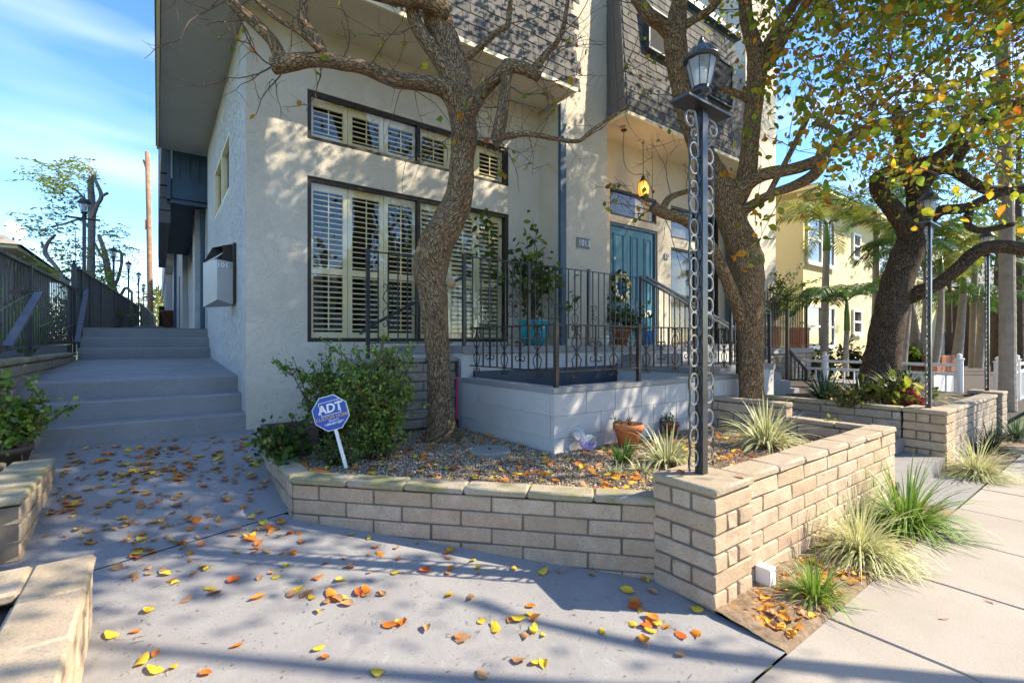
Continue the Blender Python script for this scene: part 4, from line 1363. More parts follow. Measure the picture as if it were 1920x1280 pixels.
# ---- hanging lantern, lit
hl = thing('hanging_lantern', 'lit amber glass lantern hanging on a chain above the teal door', 'lantern', on_y(1206, 354, 5.05))
m = MB(); m.lathe([(.05, -.13), (.075, -.09), (.088, 0), (.075, .09), (.05, .12)], n=8); m.build('amber_glass', 'amber_lit', hl)
for k in range(8):
    a = k * math.pi / 4
    m = MB(); m.tube([(r_ * math.cos(a), r_ * math.sin(a), z) for r_, z in ((.053, -.135), (.078, -.09), (.091, 0), (.078, .09), (.053, .125))], .005, 4, uvs=False); m.build('rib', 'chain_bronze', hl)
m = MB(); m.lathe([(.055, .118), (.06, .13), (.03, .17), (.035, .19), (.012, .22), (.0, .25)], n=12); m.build('cap', 'chain_bronze', hl, True)
m = MB(); m.lathe([(.0, -.17), (.03, -.15), (.052, -.128)], n=12); m.build('finial', 'chain_bronze', hl, True)
m = MB(); m.lathe([(.0, -.05), (.018, -.03), (.02, .02), (.0, .05)], n=10); m.build('bulb', 'bulb_lit', hl, True)
lp_ = hl.location
def chain(pts, parent, step=.035):
    lk = MB(); lk.tube([(0, .009 * math.sin(a), .02 * math.cos(a)) for a in np.linspace(0, 2 * math.pi, 9)], .0032, 4, uvs=False); me = lk.mesh('chain_link', 'chain_bronze')
    acc = 0; k = 0
    for a, b in zip(pts[:-1], pts[1:]):
        a = Vector(a); b = Vector(b); L = (b - a).length; n = max(1, int(L / step))
        q = (b - a).to_track_quat('Z', 'Y')
        for i in range(n):
            e = q.to_euler()
            o = link('chain_link', me, parent, a.lerp(b, (i + .5) / n)); 
            o.rotation_mode = 'QUATERNION'; o.rotation_quaternion = q @ Matrix.Rotation(math.pi / 2 * (k % 2), 3, 'Z').to_quaternion(); k += 1
c0 = on_y(1170, 246, 5.05) - lp_; c1 = on_y(1206, 262, 5.05) - lp_
sag = [c0.lerp(Vector((0, 0, .24)), t) + Vector((-.22 * math.sin(math.pi * t) * (1 - .3 * t), 0, -.28 * math.sin(math.pi * t))) for t in np.linspace(0, 1, 9)]
chain([c1, (0, 0, .24)], hl); chain(sag, hl)
m = MB(); m.lathe([(.0, 0), (.045, .002), (.05, .02), (0, .03)], c0, 12); m.build('ceiling_hook', 'chain_bronze', hl)
ll = bpy.data.lights.new('lantern_light', 'POINT'); ll.energy = 4; ll.color = (1, .6, .25); ll.shadow_soft_size = .08
lo = bpy.data.objects.new('lantern_light', ll); COL.objects.link(lo); lo.parent = hl; lo.location = (0, -.16, -.02)

# ================================================================== TREES
def limb(mb, spec, n=14, k=5, bark=.10, cap=True, flare=0):
    pts = [(P(px, py, Z), rp * Z / 895) for px, py, Z, rp in spec]
    sm = catmull(pts, k)
    mb.tube([p for p, r in sm], [r for p, r in sm], n, cap, bark)
    return sm
TW_PTS = []
def twig(mb, p, d, L, r, lvl, rg, tips, along, seg=6, sub=3, wander=.45, gravity=0.0, n=4, subf=(.4, .7)):
    pts = [Vector(p)]; d = Vector(d).normalized()
    for i in range(seg):
        d = (d + Vector((rg.gauss(0, 1), rg.gauss(0, 1), rg.gauss(0, 1) + gravity)) * wander * .5).normalized()
        pts.append(pts[-1] + d * (L / seg))
    mb.tube(pts, [r * (1 - .65 * i / seg) for i in range(seg + 1)], n, False, 0)
    tips.append(pts[-1]); along += pts[1:]
    if lvl > 0:
        for _ in range(sub):
            i = rg.randint(1, seg - 1)
            nd = (d * .6 + Vector((rg.gauss(0, 1), rg.gauss(0, 1), rg.gauss(0, 1)))).normalized()
            twig(mb, pts[i], nd, L * rg.uniform(*subf), r * .6, lvl - 1, rg, tips, along, max(3, seg - 1), sub, wander, gravity, n, subf)

LEAFPAL = [(.14, .23, .025), (.23, .31, .03), (.42, .42, .03), (.60, .42, .03), (.62, .27, .02), (.50, .13, .015)]
def leaf_cloud(centers, n_each, rad, size=(.05, .085), weights=(3, 3, 2.2, 2, 1.4, .5)):
    pos = []
    for c, rr in centers:
        q = RNG.normal(size=(n_each, 3)); q /= np.linalg.norm(q, axis=1, keepdims=True)
        q *= (RNG.uniform(0, 1, (n_each, 1)) ** .5) * rr * rad
        q[:, 2] *= .7
        pos.append(np.array(c) + q)
    pos = np.concatenate(pos)
    return pos, RNG.uniform(size[0], size[1], len(pos)), pick_cols(len(pos), LEAFPAL, weights)

# --- tree in front of the big window
t = thing('tree', 'nearly bare tree with a twisted kinked trunk in front of the shuttered window', 'tree', (2.29, 4.24, .47))
tb = MB()
Z0 = 4.77
limb(tb, [(828, 850, Z0, 60), (829, 828, Z0, 40), (828, 800, Z0, 28.5), (825, 760, Z0, 23.5), (823, 700, Z0, 22), (817, 610, Z0, 23), (811, 545, Z0, 26), (808, 495, Z0, 32), (819, 455, Z0, 33), (842, 415, Z0, 30), (859, 370, Z0, 25.5), (866, 310, Z0, 22.5), (870, 245, Z0, 24), (864, 190, Z0, 27), (850, 130, Z0 + .03, 30), (828, 60, Z0 + .05, 27), (812, 0, Z0 + .05, 25), (800, -90, Z0 + .1, 20), (790, -200, Z0, 15)], 40, 9, .10)
for (x, y, r0) in ((812, 497, 20), (846, 532, 12), (788, 470, 13)):
    c = P(x, y, Z0 - .10); tb.lathe([(0, .05), (.03, .04), (.05, 0), (.03, -.04), (0, -.05)], c, 12)
limb(tb, [(866, 205, Z0 - .02, 24), (835, 168, Z0 - .1, 17), (790, 156, Z0 - .2, 14), (735, 148, Z0 - .3, 14), (690, 130, Z0 - .35, 12.5), (640, 118, Z0 - .4, 13), (590, 112, Z0 - .45, 13), (545, 118, Z0 - .5, 15), (512, 124, Z0 - .5, 15)], 20, 7, .10)
limb(tb, [(528, 116, Z0 - .5, 13), (512, 80, Z0 - .55, 11), (480, 45, Z0 - .6, 10.5), (440, 10, Z0 - .65, 10), (405, -30, Z0 - .7, 9), (360, -90, Z0 - .8, 7)], 14, 6, .09)
limb(tb, [(608, 108, Z0 - .42, 12), (590, 70, Z0 - .4, 10), (570, 45, Z0 - .4, 11), (566, 5, Z0 - .4, 10), (560, -60, Z0 - .4, 8)], 12, 6, .09)
limb(tb, [(600, 95, Z0 - .5, 6), (560, 60, Z0 - .55, 5), (510, 28, Z0 - .6, 5), (470, -10, Z0 - .65, 4)], 8, 5, .06)
limb(tb, [(848, 150, Z0 - .05, 16), (815, 100, Z0 - .1, 14), (785, 55, Z0 - .1, 13), (772, 15, Z0 - .12, 12), (765, -60, Z0 - .1, 10)], 16, 6, .09)
limb(tb, [(838, 25, Z0 - .05, 17), (790, 0, Z0 - .2, 15), (730, -4, Z0 - .3, 12), (650, -25, Z0 - .4, 10)], 14, 5, .09)
limb(tb, [(872, 215, Z0 - .05, 19), (905, 172, Z0 - .1, 13), (935, 142, Z0 - .15, 12), (958, 125, Z0 - .15, 12), (985, 130, Z0 - .15, 11), (1012, 145, Z0 - .15, 9)], 14, 6, .11)
limb(tb, [(1000, 132, Z0 - .15, 9), (1025, 100, Z0 - .15, 7), (1050, 70, Z0 - .2, 5), (1062, 20, Z0 - .25, 4), (1070, -40, Z0 - .3, 3)], 8, 5, .06)
limb(tb, [(952, 118, Z0 - .12, 11), (948, 160, Z0 - .18, 10), (942, 210, Z0 - .2, 11), (932, 258, Z0 - .22, 13), (924, 266, Z0 - .22, 10)], 12, 6, .11)
limb(tb, [(930, 258, Z0 - .2, 8), (960, 254, Z0 - .25, 7), (990, 251, Z0 - .3, 5.5), (1040, 260, Z0 - .35, 4.5), (1083, 265, Z0 - .35, 4), (1110, 245, Z0 - .35, 3.5), (1134, 228, Z0 - .3, 3.2), (1180, 197, Z0 - .3, 3)], 8, 5, .05)
limb(tb, [(876, 110, Z0 - .1, 7), (905, 84, Z0 - .15, 5.5), (935, 58, Z0 - .2, 5.5), (952, 48, Z0 - .2, 6), (955, 20, Z0 - .2, 5), (960, -20, Z0 - .25, 4.5)], 8, 5, .07)
tr = tb.build('trunk', 'bark', t, True)
wb = MB(); rg = random.Random(4); tips = []; along = []
for (px, py, Z, dx, dy, L, r, lv) in [
    (512, 124, 4.3, -1, -.4, .55, .009, 2), (512, 124, 4.3, -.6, .5, .6, .008, 2), (530, 128, 4.3, -.3, 1, .5, .007, 2), (470, 40, 4.2, -1, .3, .5, .007, 2), (430, 0, 4.1, -1, .6, .7, .008, 2),
    (640, 118, 4.4, .5, -1, .5, .007, 2), (690, 130, 4.45, .7, -.5, .7, .007, 2), (600, 125, 4.3, .1, 1, .45, .006, 2), (735, 150, 4.5, 1, .4, .8, .007, 2), (700, 140, 4.4, .9, .5, .9, .007, 1), (570, 40, 4.3, -1, -.2, .6, .007, 2), (566, 10, 4.3, 1, -.2, .7, .007, 2),
    (935, 142, 4.6, .3, .8, .5, .006, 2), (950, 160, 4.6, 1, .6, .5, .007, 2), (945, 190, 4.6, 1, .2, .5, .006, 2), (942, 200, 4.6, -1, .2, .5, .006, 2), (932, 260, 4.5, -1, -.1, .5, .006, 2), (932, 262, 4.5, .3, 1, .35, .005, 2), (928, 258, 4.5, .8, .8, .6, .006, 2),
    (935, 250, 4.5, -.8, -.8, .5, .005, 2), (990, 252, 4.5, .8, 1, .4, .005, 2), (1083, 265, 4.4, 1, -.4, .7, .005, 1), (1134, 228, 4.45, .4, -1, .5, .004, 1), (1010, 145, 4.6, 1, -.6, .7, .007, 2), (1010, 145, 4.6, .8, .6, .6, .006, 2), (1030, 95, 4.6, 1, -.2, .7, .006, 2), (1050, 70, 4.55, .7, -.8, .8, .006, 2),
    (1012, 140, 4.5, .2, .9, .6, .006, 2), (955, 45, 4.5, 1, -.5, .6, .006, 2), (880, 110, 4.7, .8, .3, .5, .005, 2), (870, 220, 4.7, 1, .8, .8, .005, 1), (866, 240, 4.7, -1, .4, .8, .005, 1), (850, 160, 4.7, .8, .5, .7, .006, 1), (780, 50, 4.6, -.8, -.3, .6, .006, 2), (905, 172, 4.6, -.2, 1, .5, .005, 2), (1000, 252, 4.4, .6, -.9, .7, .005, 2), (1060, 262, 4.4, .5, 1, .3, .004, 1)]:
    d = Vector((dx * FY, -dx * FX, -dy)) + Vector((FX, FY, 0)) * rg.uniform(-.6, .3)
    twig(wb, P(px, py, Z), d, L, r, lv, rg, tips, along, 7, 3, .35)
wb.build('twigs', 'twig', tr)
idx = RNG.choice(len(along), 75, replace=False)
pos = np.array([along[i] for i in idx])
crown = link('crown', leaves_mesh('crown', pos, RNG.uniform(.05, .085, len(pos)), pick_cols(len(pos), LEAFPAL, (2, 3, 4, 4, 2, 1)), 'leaf', tilt=.5, droop=-.9), t)
# leafy top above the picture
cen = [((x, y, z), .8) for x, y, z in [(2.2, 3.6, 6.9), (3.0, 3.2, 6.4), (3.6, 3.6, 7.0), (1.4, 3.8, 6.6), (2.6, 4.2, 7.4), (3.4, 2.6, 6.6), (1.0, 3.2, 6.3)]]
pos, szs, cl = leaf_cloud(cen, 260, 1.0)
link('crown', leaves_mesh('crown', pos, szs, cl, 'leaf'), t)

# --- tree behind the lamp post
t = thing('tree', 'autumn tree with forked brown trunk and yellow orange leaves behind the lamp post', 'tree', (5.9, 2.95, .6)); TREE2 = t
tb = MB(); Z1 = 5.85
limb(tb, [(1409, 800, Z1, 46), (1409, 775, Z1, 29), (1409, 750, Z1, 22.5), (1408, 700, Z1, 21), (1407, 630, Z1, 22.5), (1404, 560, Z1, 25), (1402, 515, Z1, 29), (1396, 475, Z1, 30), (1380, 435, Z1, 26), (1366, 395, Z1, 24), (1358, 362, Z1, 23), (1340, 325, Z1, 20), (1318, 288, Z1, 19), (1298, 245, Z1, 18), (1284, 190, Z1, 19), (1273, 130, Z1 - .05, 20), (1266, 75, Z1 - .1, 21), (1270, 30, Z1 - .1, 17), (1278, -20, Z1 - .1, 14), (1285, -120, Z1 - .1, 10)], 34, 8, .09)
limb(tb, [(1375, 380, Z1, 18), (1395, 345, Z1 - .05, 18), (1404, 300, Z1 - .1, 16.5), (1409, 240, Z1 - .1, 15), (1415, 180, Z1 - .1, 16), (1420, 125, Z1 - .1, 18), (1412, 80, Z1 - .1, 14), (1400, 40, Z1 - .1, 12), (1395, -10, Z1 - .1, 11), (1380, -90, Z1, 9)], 22, 7, .09)
limb(tb, [(1420, 115, Z1 - .1, 13), (1445, 75, Z1 - .15, 10), (1465, 40, Z1 - .2, 10), (1490, 5, Z1 - .3, 9), (1530, -50, Z1 - .4, 7)], 14, 6, .09)
limb(tb, [(1425, 120, Z1 - .1, 13), (1450, 105, Z1 - .2, 11), (1470, 70, Z1 - .3, 10), (1500, 25, Z1 - .5, 8), (1530, -20, Z1 - .7, 7)], 12, 6, .09)
limb(tb, [(1264, 70, Z1 - .1, 15), (1240, 48, Z1 - .15, 12), (1215, 28, Z1 - .2, 12), (1190, -10, Z1 - .2, 11), (1160, -70, Z1 - .2, 9)], 14, 6, .09)
limb(tb, [(1266, 60, Z1 - .1, 9), (1300, 38, Z1 - .15, 7), (1335, 15, Z1 - .2, 8), (1360, -20, Z1 - .2, 6)], 10, 5, .07)
limb(tb, [(1368, 375, Z1, 20), (1400, 345, Z1 - .1, 15), (1430, 328, Z1 - .2, 12), (1480, 318, Z1 - .3, 11), (1530, 303, Z1 - .4, 11), (1560, 280, Z1 - .45, 9.5), (1590, 258, Z1 - .5, 9), (1640, 234, Z1 - .55, 8), (1690, 222, Z1 - .6, 6)], 16, 6, .08)
limb(tb, [(1376, 405, Z1, 13), (1410, 385, Z1 - .1, 9), (1445, 364, Z1 - .2, 8), (1490, 348, Z1 - .3, 9), (1525, 328, Z1 - .38, 11), (1548, 300, Z1 - .42, 9)], 12, 6, .08)
limb(tb, [(1440, 366, Z1 - .2, 6), (1475, 300, Z1 - .35, 5), (1505, 240, Z1 - .5, 5.5), (1515, 215, Z1 - .5, 6)], 8, 5, .06)
limb(tb, [(1580, 262, Z1 - .5, 6), (1560, 240, Z1 - .6, 5), (1525, 232, Z1 - .7, 4.5)], 8, 4, .06)
limb(tb, [(1390, 600, Z1 - .02, 12), (1375, 555, Z1 - .15, 12), (1358, 515, Z1 - .25, 11), (1338, 472, Z1 - .3, 11), (1310, 432, Z1 - .4, 11), (1275, 408, Z1 - .5, 11), (1245, 400, Z1 - .55, 10), (1224, 388, Z1 - .6, 11)], 14, 6, .09)
limb(tb, [(1240, 398, Z1 - .55, 8), (1255, 372, Z1 - .55, 6), (1285, 360, Z1 - .5, 5), (1320, 352, Z1 - .45, 5)], 8, 5, .07)
limb(tb, [(1408, 190, Z1 - .1, 8), (1380, 175, Z1 - .15, 6), (1350, 165, Z1 - .2, 5)], 8, 4, .06)
tr = tb.build('trunk', 'bark', t, True)
wb = MB(); rg = random.Random(9); tips = []; along = []
for (px, py, Z, dx, dy, L, r, lv) in [(1224, 388, 5.25, -1, -.3, .6, .007, 2), (1226, 392, 5.25, -.8, .4, .5, .006, 2), (1224, 385, 5.25, -.2, -1, .6, .006, 2), (1245, 400, 5.3, .1, 1, .8, .006, 1), (1230, 395, 5.25, -1, .1, .6, .006, 2), (1285, 362, 5.35, -.2, -1, .6, .005, 2), (1260, 372, 5.3, -.4, -1, .7, .006, 2),
    (1190, 5, 5.6, -1, .3, .8, .008, 2), (1215, 30, 5.6, -1, .8, .9, .007, 2), (1270, 100, 5.7, -1, .2, .9, .007, 2), (1280, 180, 5.7, -1, .1, .8, .006, 2), (1340, 15, 5.6, 1, .3, .6, .006, 2)]:
    d = Vector((dx * FY, -dx * FX, -dy)) + Vector((FX, FY, 0)) * rg.uniform(-.6, .2)
    twig(wb, P(px, py, Z), d, L, r, lv, rg, tips, along, 7, 3, .35)
left_al = list(along)
# leafy twigs to the right
al2 = []
for i in range(150):
    px = rg.uniform(1395, 1930); py = rg.uniform(-40, 300) * (1 if px > 1480 else 1.25)
    Z = rg.uniform(3.6, 6.4)
    d = Vector((FY * rg.uniform(-.3, 1), -FX * rg.uniform(-.3, 1), rg.uniform(-.9, .3)))
    twig(wb, P(px, py, Z), d, rg.uniform(.4, .8), .0045, 1, rg, tips, al2, 6, 3, .3, -.15, 3)
for i in range(14):
    a = P(rg.uniform(1500, 1700), rg.uniform(180, 260), 5.3); b = P(rg.uniform(1600, 1940), rg.uniform(0, 200), rg.uniform(3.8, 5))
    mid = a.lerp(b, .5) + Vector((0, 0, rg.uniform(-.1, .2)))
    wb.tube([p for p, r in catmull([(a, .01), (mid, .008), (b, .005)], 6)], .007, 5, False)
wb.build('twigs', 'twig', tr)
al2 = np.array(al2)
idx = RNG.choice(len(al2), 2800)
pos = al2[idx] + RNG.normal(size=(2800, 3)) * .05
link('crown', leaves_mesh('crown', pos, RNG.uniform(.055, .10, len(pos)), pick_cols(len(pos), LEAFPAL, (2.2, 3.6, 4, 3.2, 2, .4)), 'leaf', tilt=.6, droop=-.7), t)
la = np.array(left_al); idx = RNG.choice(len(la), 50, replace=False)
link('crown', leaves_mesh('crown', la[idx], RNG.uniform(.05, .08, 50), pick_cols(50, LEAFPAL, (3, 3, 3, 3, 2, 1)), 'leaf', tilt=.5, droop=-.9), t)
near = np.array([P(x, y, Z) for x, y, Z in [(1868, 138, 2.6), (1880, 40, 2.5), (1905, 30, 2.5), (1870, 48, 2.6), (1625, 105, 3.3), (1655, 132, 3.4), (1758, 158, 3.2), (1790, 190, 3.2), (1492, 48, 4.2), (1910, 130, 2.7), (1780, 48, 3.2), (1885, 300, 3.4), (1600, 125, 3.6), (1750, 205, 3.4), (1380, 480, 4.9), (1385, 415, 4.8), (1320, 370, 4.9), (1450, 230, 4.6)]])
link('crown', leaves_mesh('crown', near, np.full(len(near), .085), pick_cols(len(near), LEAFPAL, (0, 2, 3, 4, 2, 0)), 'leaf', tilt=.6, droop=-.8), t)
cen = [((x, y, z), 1.0) for x, y, z in [(5.6, 2.9, 6.4), (4.8, 2.4, 6.2), (6.2, 2.2, 6.2), (5.4, 3.6, 6.9), (4.4, 3.2, 6.6), (6.8, 3.2, 6.4), (5.2, 1.7, 6.4), (4.2, 2.4, 7.1), (7.4, 2.4, 6.0), (6.0, 1.2, 5.9), (7.6, 1.4, 5.6), (3.9, 3.0, 5.7)]]
pos, szs, cl = leaf_cloud(cen, 380, 1.0, weights=(4, 4, 2.5, 2, 1, .3))
link('crown', leaves_mesh('crown', pos, szs, cl, 'leaf'), t)

# --- dark leaning tree beyond the second lamp
t = thing('tree', 'dark barked leaning tree with spreading limbs beyond the second lamp post', 'tree', (9.0, 2.5, .6))
tb = MB(); Z2 = 7.37
limb(tb, [(1646, 745, Z2, 42), (1650, 715, Z2, 33), (1656, 660, Z2, 28), (1668, 590, Z2, 26), (1682, 530, Z2, 25), (1702, 475, Z2, 25), (1718, 440, Z2, 25), (1722, 400, Z2, 20), (1722, 360, Z2, 19), (1712, 330, Z2, 17), (1702, 300, Z2, 13), (1690, 260, Z2, 10), (1680, 200, Z2, 8)], 26, 7, .10)
limb(tb, [(1712, 455, Z2, 20), (1695, 420, Z2, 17), (1668, 385, Z2, 15), (1650, 360, Z2, 14), (1646, 335, Z2, 13), (1670, 322, Z2 - .1, 12), (1705, 312, Z2 - .2, 13), (1740, 305, Z2 - .3, 13), (1775, 285, Z2 - .4, 11), (1800, 245, Z2 - .5, 9), (1830, 190, Z2 - .5, 7)], 18, 6, .10)
limb(tb, [(1730, 345, Z2, 14), (1752, 320, Z2 - .1, 12), (1785, 318, Z2 - .2, 10), (1820, 340, Z2 - .3, 9), (1860, 358, Z2 - .4, 10), (1925, 352, Z2 - .5, 9)], 14, 6, .10)
limb(tb, [(1700, 555, Z2, 17), (1730, 545, Z2 - .2, 13), (1765, 528, Z2 - .3, 11), (1800, 500, Z2 - .4, 12), (1835, 470, Z2 - .5, 12), (1880, 462, Z2 - .6, 12), (1930, 470, Z2 - .7, 12)], 14, 6, .10)
limb(tb, [(1790, 320, Z2 - .2, 8), (1800, 290, Z2 - .3, 9), (1840, 235, Z2 - .5, 9), (1880, 205, Z2 - .6, 9), (1930, 190, Z2 - .7, 8)], 12, 6, .08)
limb(tb, [(1740, 415, Z2, 12), (1765, 395, Z2 - .2, 10), (1810, 390, Z2 - .3, 9), (1850, 372, Z2 - .4, 8), (1900, 350, Z2 - .5, 7)], 12, 5, .08)
limb(tb, [(1820, 390, Z2 - .3, 7), (1815, 420, Z2 - .35, 6), (1840, 432, Z2 - .4, 6), (1900, 420, Z2 - .5, 5)], 8, 5, .07)
tr = tb.build('trunk', 'bark_dark', t, True)
wb = MB(); rg = random.Random(31); al3 = []; tips = []
for i in range(90):
    d = Vector((FY * rg.uniform(-.4, 1), -FX * rg.uniform(-.4, 1), rg.uniform(-.7, .5)))
    twig(wb, P(rg.uniform(1600, 1930), rg.uniform(-30, 330), rg.uniform(6.2, 8.2)), d, rg.uniform(.5, 1.0), .006, 1, rg, tips, al3, 6, 3, .35, -.1, 3)
wb.build('twigs', 'twig', tr)
al3 = np.array(al3); idx = RNG.choice(len(al3), 1700)
link('crown', leaves_mesh('crown', al3[idx] + RNG.normal(size=(1700, 3)) * .07, RNG.uniform(.05, .085, 1700), pick_cols(1700, LEAFPAL, (2.8, 3.6, 3.6, 2.8, 1.5, .3)), 'leaf', tilt=.6, droop=-.6), t)
cen = [((x, y, z), 1.1) for x, y, z in [(9.4, 2.4, 6.6), (10.3, 1.8, 6.3), (8.6, 2.9, 6.9), (11.0, 2.6, 6.5), (9.8, .9, 6.2), (10.8, .2, 6.0), (8.8, .6, 6.3)]]
pos, szs, cl = leaf_cloud(cen, 330, 1.1, weights=(5, 4, 2, 1.5, .8, .2))
link('crown', leaves_mesh('crown', pos, szs, cl, 'leaf'), t)

cen = []  # extra leaf clusters above the view, added to shade the house front
for ix in range(9):
    for iy in range(3):
        for iz in range(2):
            cen.append(((5.6 + ix * .75 + random.uniform(-.2, .2), .7 + iy * .75 + random.uniform(-.2, .2), E + .5 + .72 * depth(5.6 + ix * .75, .7 + iy * .75) + iz * .8), .75))
cA = [c for c in cen if c[0][0] < 8.0]; cB = [c for c in cen if c[0][0] >= 8.0]
pos, szs, cl = leaf_cloud(cB, 70, 1.0, (.08, .115), (5, 4, 2, 1.5, .8, .2))
link('crown', leaves_mesh('crown', pos, szs, cl, 'leaf'), t)
cA += [((4.4 + i * .55, j * .8 + .2, 5.3 + random.uniform(-.2, .3)), .7) for i in range(6) for j in range(-1, 3)]  # more unseen clusters, added to shade the upper walkway
pos, szs, cl = leaf_cloud(cA, 90, 1.0, (.08, .115), (4, 4, 2.5, 2, 1, .3))
link('crown', leaves_mesh('crown', pos, szs, cl, 'leaf'), TREE2)
# --- street trees on the kerb, beside the photographer (their shade falls on the walkway)
def street_tree(label, x, y, h, cl, n=300, sz=(.05, .085)):
    t = thing('tree', label, 'tree', (x, y, 0), 'street trees by the kerb')
    tb = MB()
    base = Vector((x, y, -.1)); top = Vector((x + .2, y + .1, h * .5))
    sm = catmull([(base, .19), (base.lerp(top, .5) + Vector((.08, -.05, 0)), .15), (top, .12)], 6)
    tb.tube([p for p, r in sm], [r for p, r in sm], 16, True, .12)
    for c, r_ in cl[::max(1, len(cl) // 12)]:
        c = Vector(c); mid = top.lerp(c, .5) + Vector((0, 0, .15))
        sm = catmull([(top - Vector((0, 0, .2)), .07), (mid, .045), (c, .015)], 5)
        tb.tube([p for p, r in sm], [r for p, r in sm], 7, True, .1)
    tb.build('trunk', 'bark', t, True)
    pos, s_, cc = leaf_cloud(cl, n, 1.0, sz, (4, 4, 2, 2, 1, .3))
    link('crown', leaves_mesh('crown', pos, s_, cc, 'leaf'), t)
street_tree('leafy street tree on the kerb to the right of the viewer', 5.6, -2.0, 5.4, [((5.0, -2.2, 4.6), .75), ((6.2, -1.4, 4.9), .7), ((5.6, -2.9, 5.3), .8), ((4.5, -1.6, 5.4), .7), ((6.6, -2.6, 4.5), .7), ((5.4, -1.4, 5.9), .8), ((4.2, -2.5, 5.9), .7)], 65)
def shade_crown():  # unseen crown laid across the sun's path, added to shade the house front
    c = []
    for ix in range(11):
        for iz in range(6):
            for iy in range(2):
                c.append(((6.6 + ix * .68 + random.uniform(-.25, .25), -1.0 + iy * .9 + random.uniform(-.2, .2), 6.7 + (1.2 if ix > 2 else 0) + iz * (.62 if ix <= 2 else .5) + random.uniform(-.2, .2)), .8))
    c += [((7.7 + i * .42, -.6 + random.uniform(-.25, .25), 5.7 + random.uniform(-.3, .35)), .75) for i in range(7)]  # lower unseen clusters, added to shade the light well wall
    return c
street_tree('tall dense tree added out of view by the kerb to shade the house front', 13.0, -2.0, 12, shade_crown(), 105, (.11, .16))
street_tree('leafy street tree on the kerb farther along the pavement', 13.2, -2.2, 5.4, [((12.6, -2.2, 4.4), .8), ((13.8, -1.8, 4.7), .8), ((13.2, -2.8, 5.2), .8), ((12.8, -1.2, 5.2), .7), ((14.2, -2.8, 5.3), .7)], 130)

def settle_world(o):
    """parts of o were modelled in place: make them relative to the thing's own base"""
    for ch in o.children: ch.location = Vector(ch.location) - Vector(o.location)
for o in list(COL.objects):
    if o.parent is None and o.name.split('.')[0] == 'tree': settle_world(o)

# ================================================================== PLANTS
def clump(name, label, base, n, length, width, mat, spread=1.0, droop=1.0, group=None, cat='plant', seed=0, stiff=.35, up=.35):
    rg = random.Random(seed * 7 + 1)
    m = MB()
    for i in range(n):
        a = rg.uniform(0, 2 * math.pi); L = length * rg.uniform(.55, 1.1); w = width * rg.uniform(.7, 1.1)
        lean = rg.uniform(.05, 1.0) ** .8 * spread
        d = Vector((math.cos(a) * lean, math.sin(a) * lean, 1.0)).normalized()
        p = Vector((math.cos(a), math.sin(a), 0)) * rg.uniform(0, .05) * (1 + length)
        side = Vector((-math.sin(a), math.cos(a), 0)); side = (side + Vector((rg.gauss(0, .3), rg.gauss(0, .3), 0))).normalized()
        seg = 6; vs = []; uv = []
        for k in range(seg + 1):
            t = k / seg
            ww = w * (1 - t ** 2.2) * .5 + .0008
            nz_ = side.cross(d) * ww * .35
            vs += [p - side * ww + nz_, p, p + side * ww + nz_]
            uv += [(0, t), (.5, t), (1, t)]
            d = (d + Vector((math.cos(a) * .12, math.sin(a) * .12, -.42)) * droop * (stiff + t) * lean).normalized()
            p = p + d * L / seg
            p.z = max(p.z, .006)
        fs = []
        for k in range(seg):
            q = k * 3
            fs += [(q, q + 1, q + 4, q + 3), (q + 1, q + 2, q + 5, q + 4)]
        m.add(vs, fs, uv)
    o = m.build(name, mat, None, True)
    o.location = base
    return tag(o, label, cat, group)

GB = .472
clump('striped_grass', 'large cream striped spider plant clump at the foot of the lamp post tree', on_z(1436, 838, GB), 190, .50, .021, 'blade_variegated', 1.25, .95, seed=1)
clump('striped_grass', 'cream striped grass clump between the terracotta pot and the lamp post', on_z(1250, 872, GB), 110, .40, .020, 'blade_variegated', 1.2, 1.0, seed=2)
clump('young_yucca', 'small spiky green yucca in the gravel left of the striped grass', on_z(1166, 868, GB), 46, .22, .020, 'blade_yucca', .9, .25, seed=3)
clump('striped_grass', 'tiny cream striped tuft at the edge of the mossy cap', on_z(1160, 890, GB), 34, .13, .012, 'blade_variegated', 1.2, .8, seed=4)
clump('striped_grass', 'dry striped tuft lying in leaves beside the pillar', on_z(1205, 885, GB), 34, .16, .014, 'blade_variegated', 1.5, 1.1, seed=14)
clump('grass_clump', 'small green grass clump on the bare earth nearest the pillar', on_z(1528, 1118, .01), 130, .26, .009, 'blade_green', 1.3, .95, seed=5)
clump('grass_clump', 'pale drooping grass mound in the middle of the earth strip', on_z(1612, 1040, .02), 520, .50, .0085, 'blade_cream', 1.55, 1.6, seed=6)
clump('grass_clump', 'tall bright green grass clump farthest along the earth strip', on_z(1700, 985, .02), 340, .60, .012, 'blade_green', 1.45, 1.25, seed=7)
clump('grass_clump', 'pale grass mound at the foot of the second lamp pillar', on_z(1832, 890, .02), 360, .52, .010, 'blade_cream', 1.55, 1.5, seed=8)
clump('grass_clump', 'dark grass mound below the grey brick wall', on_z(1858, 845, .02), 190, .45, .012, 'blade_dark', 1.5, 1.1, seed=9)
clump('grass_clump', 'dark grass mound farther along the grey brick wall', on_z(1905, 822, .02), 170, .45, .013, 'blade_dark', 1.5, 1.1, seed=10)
clump('striped_grass', 'pale arching grass in the planter behind the second lamp post', (8.15, 2.0, .60), 180, .62, .016, 'blade_cream', 1.2, .8, seed=11)
clump('agave_plant', 'dark green strap leaved plant beside the far stair rail', on_z(1545, 748, .62), 50, .48, .045, 'blade_dark', 1.1, .5, seed=12)
clump('agave_plant', 'small dark spiky plant at the foot of the dark tree', on_z(1612, 752, .62), 34, .42, .035, 'blade_dark', .9, .3, seed=13)
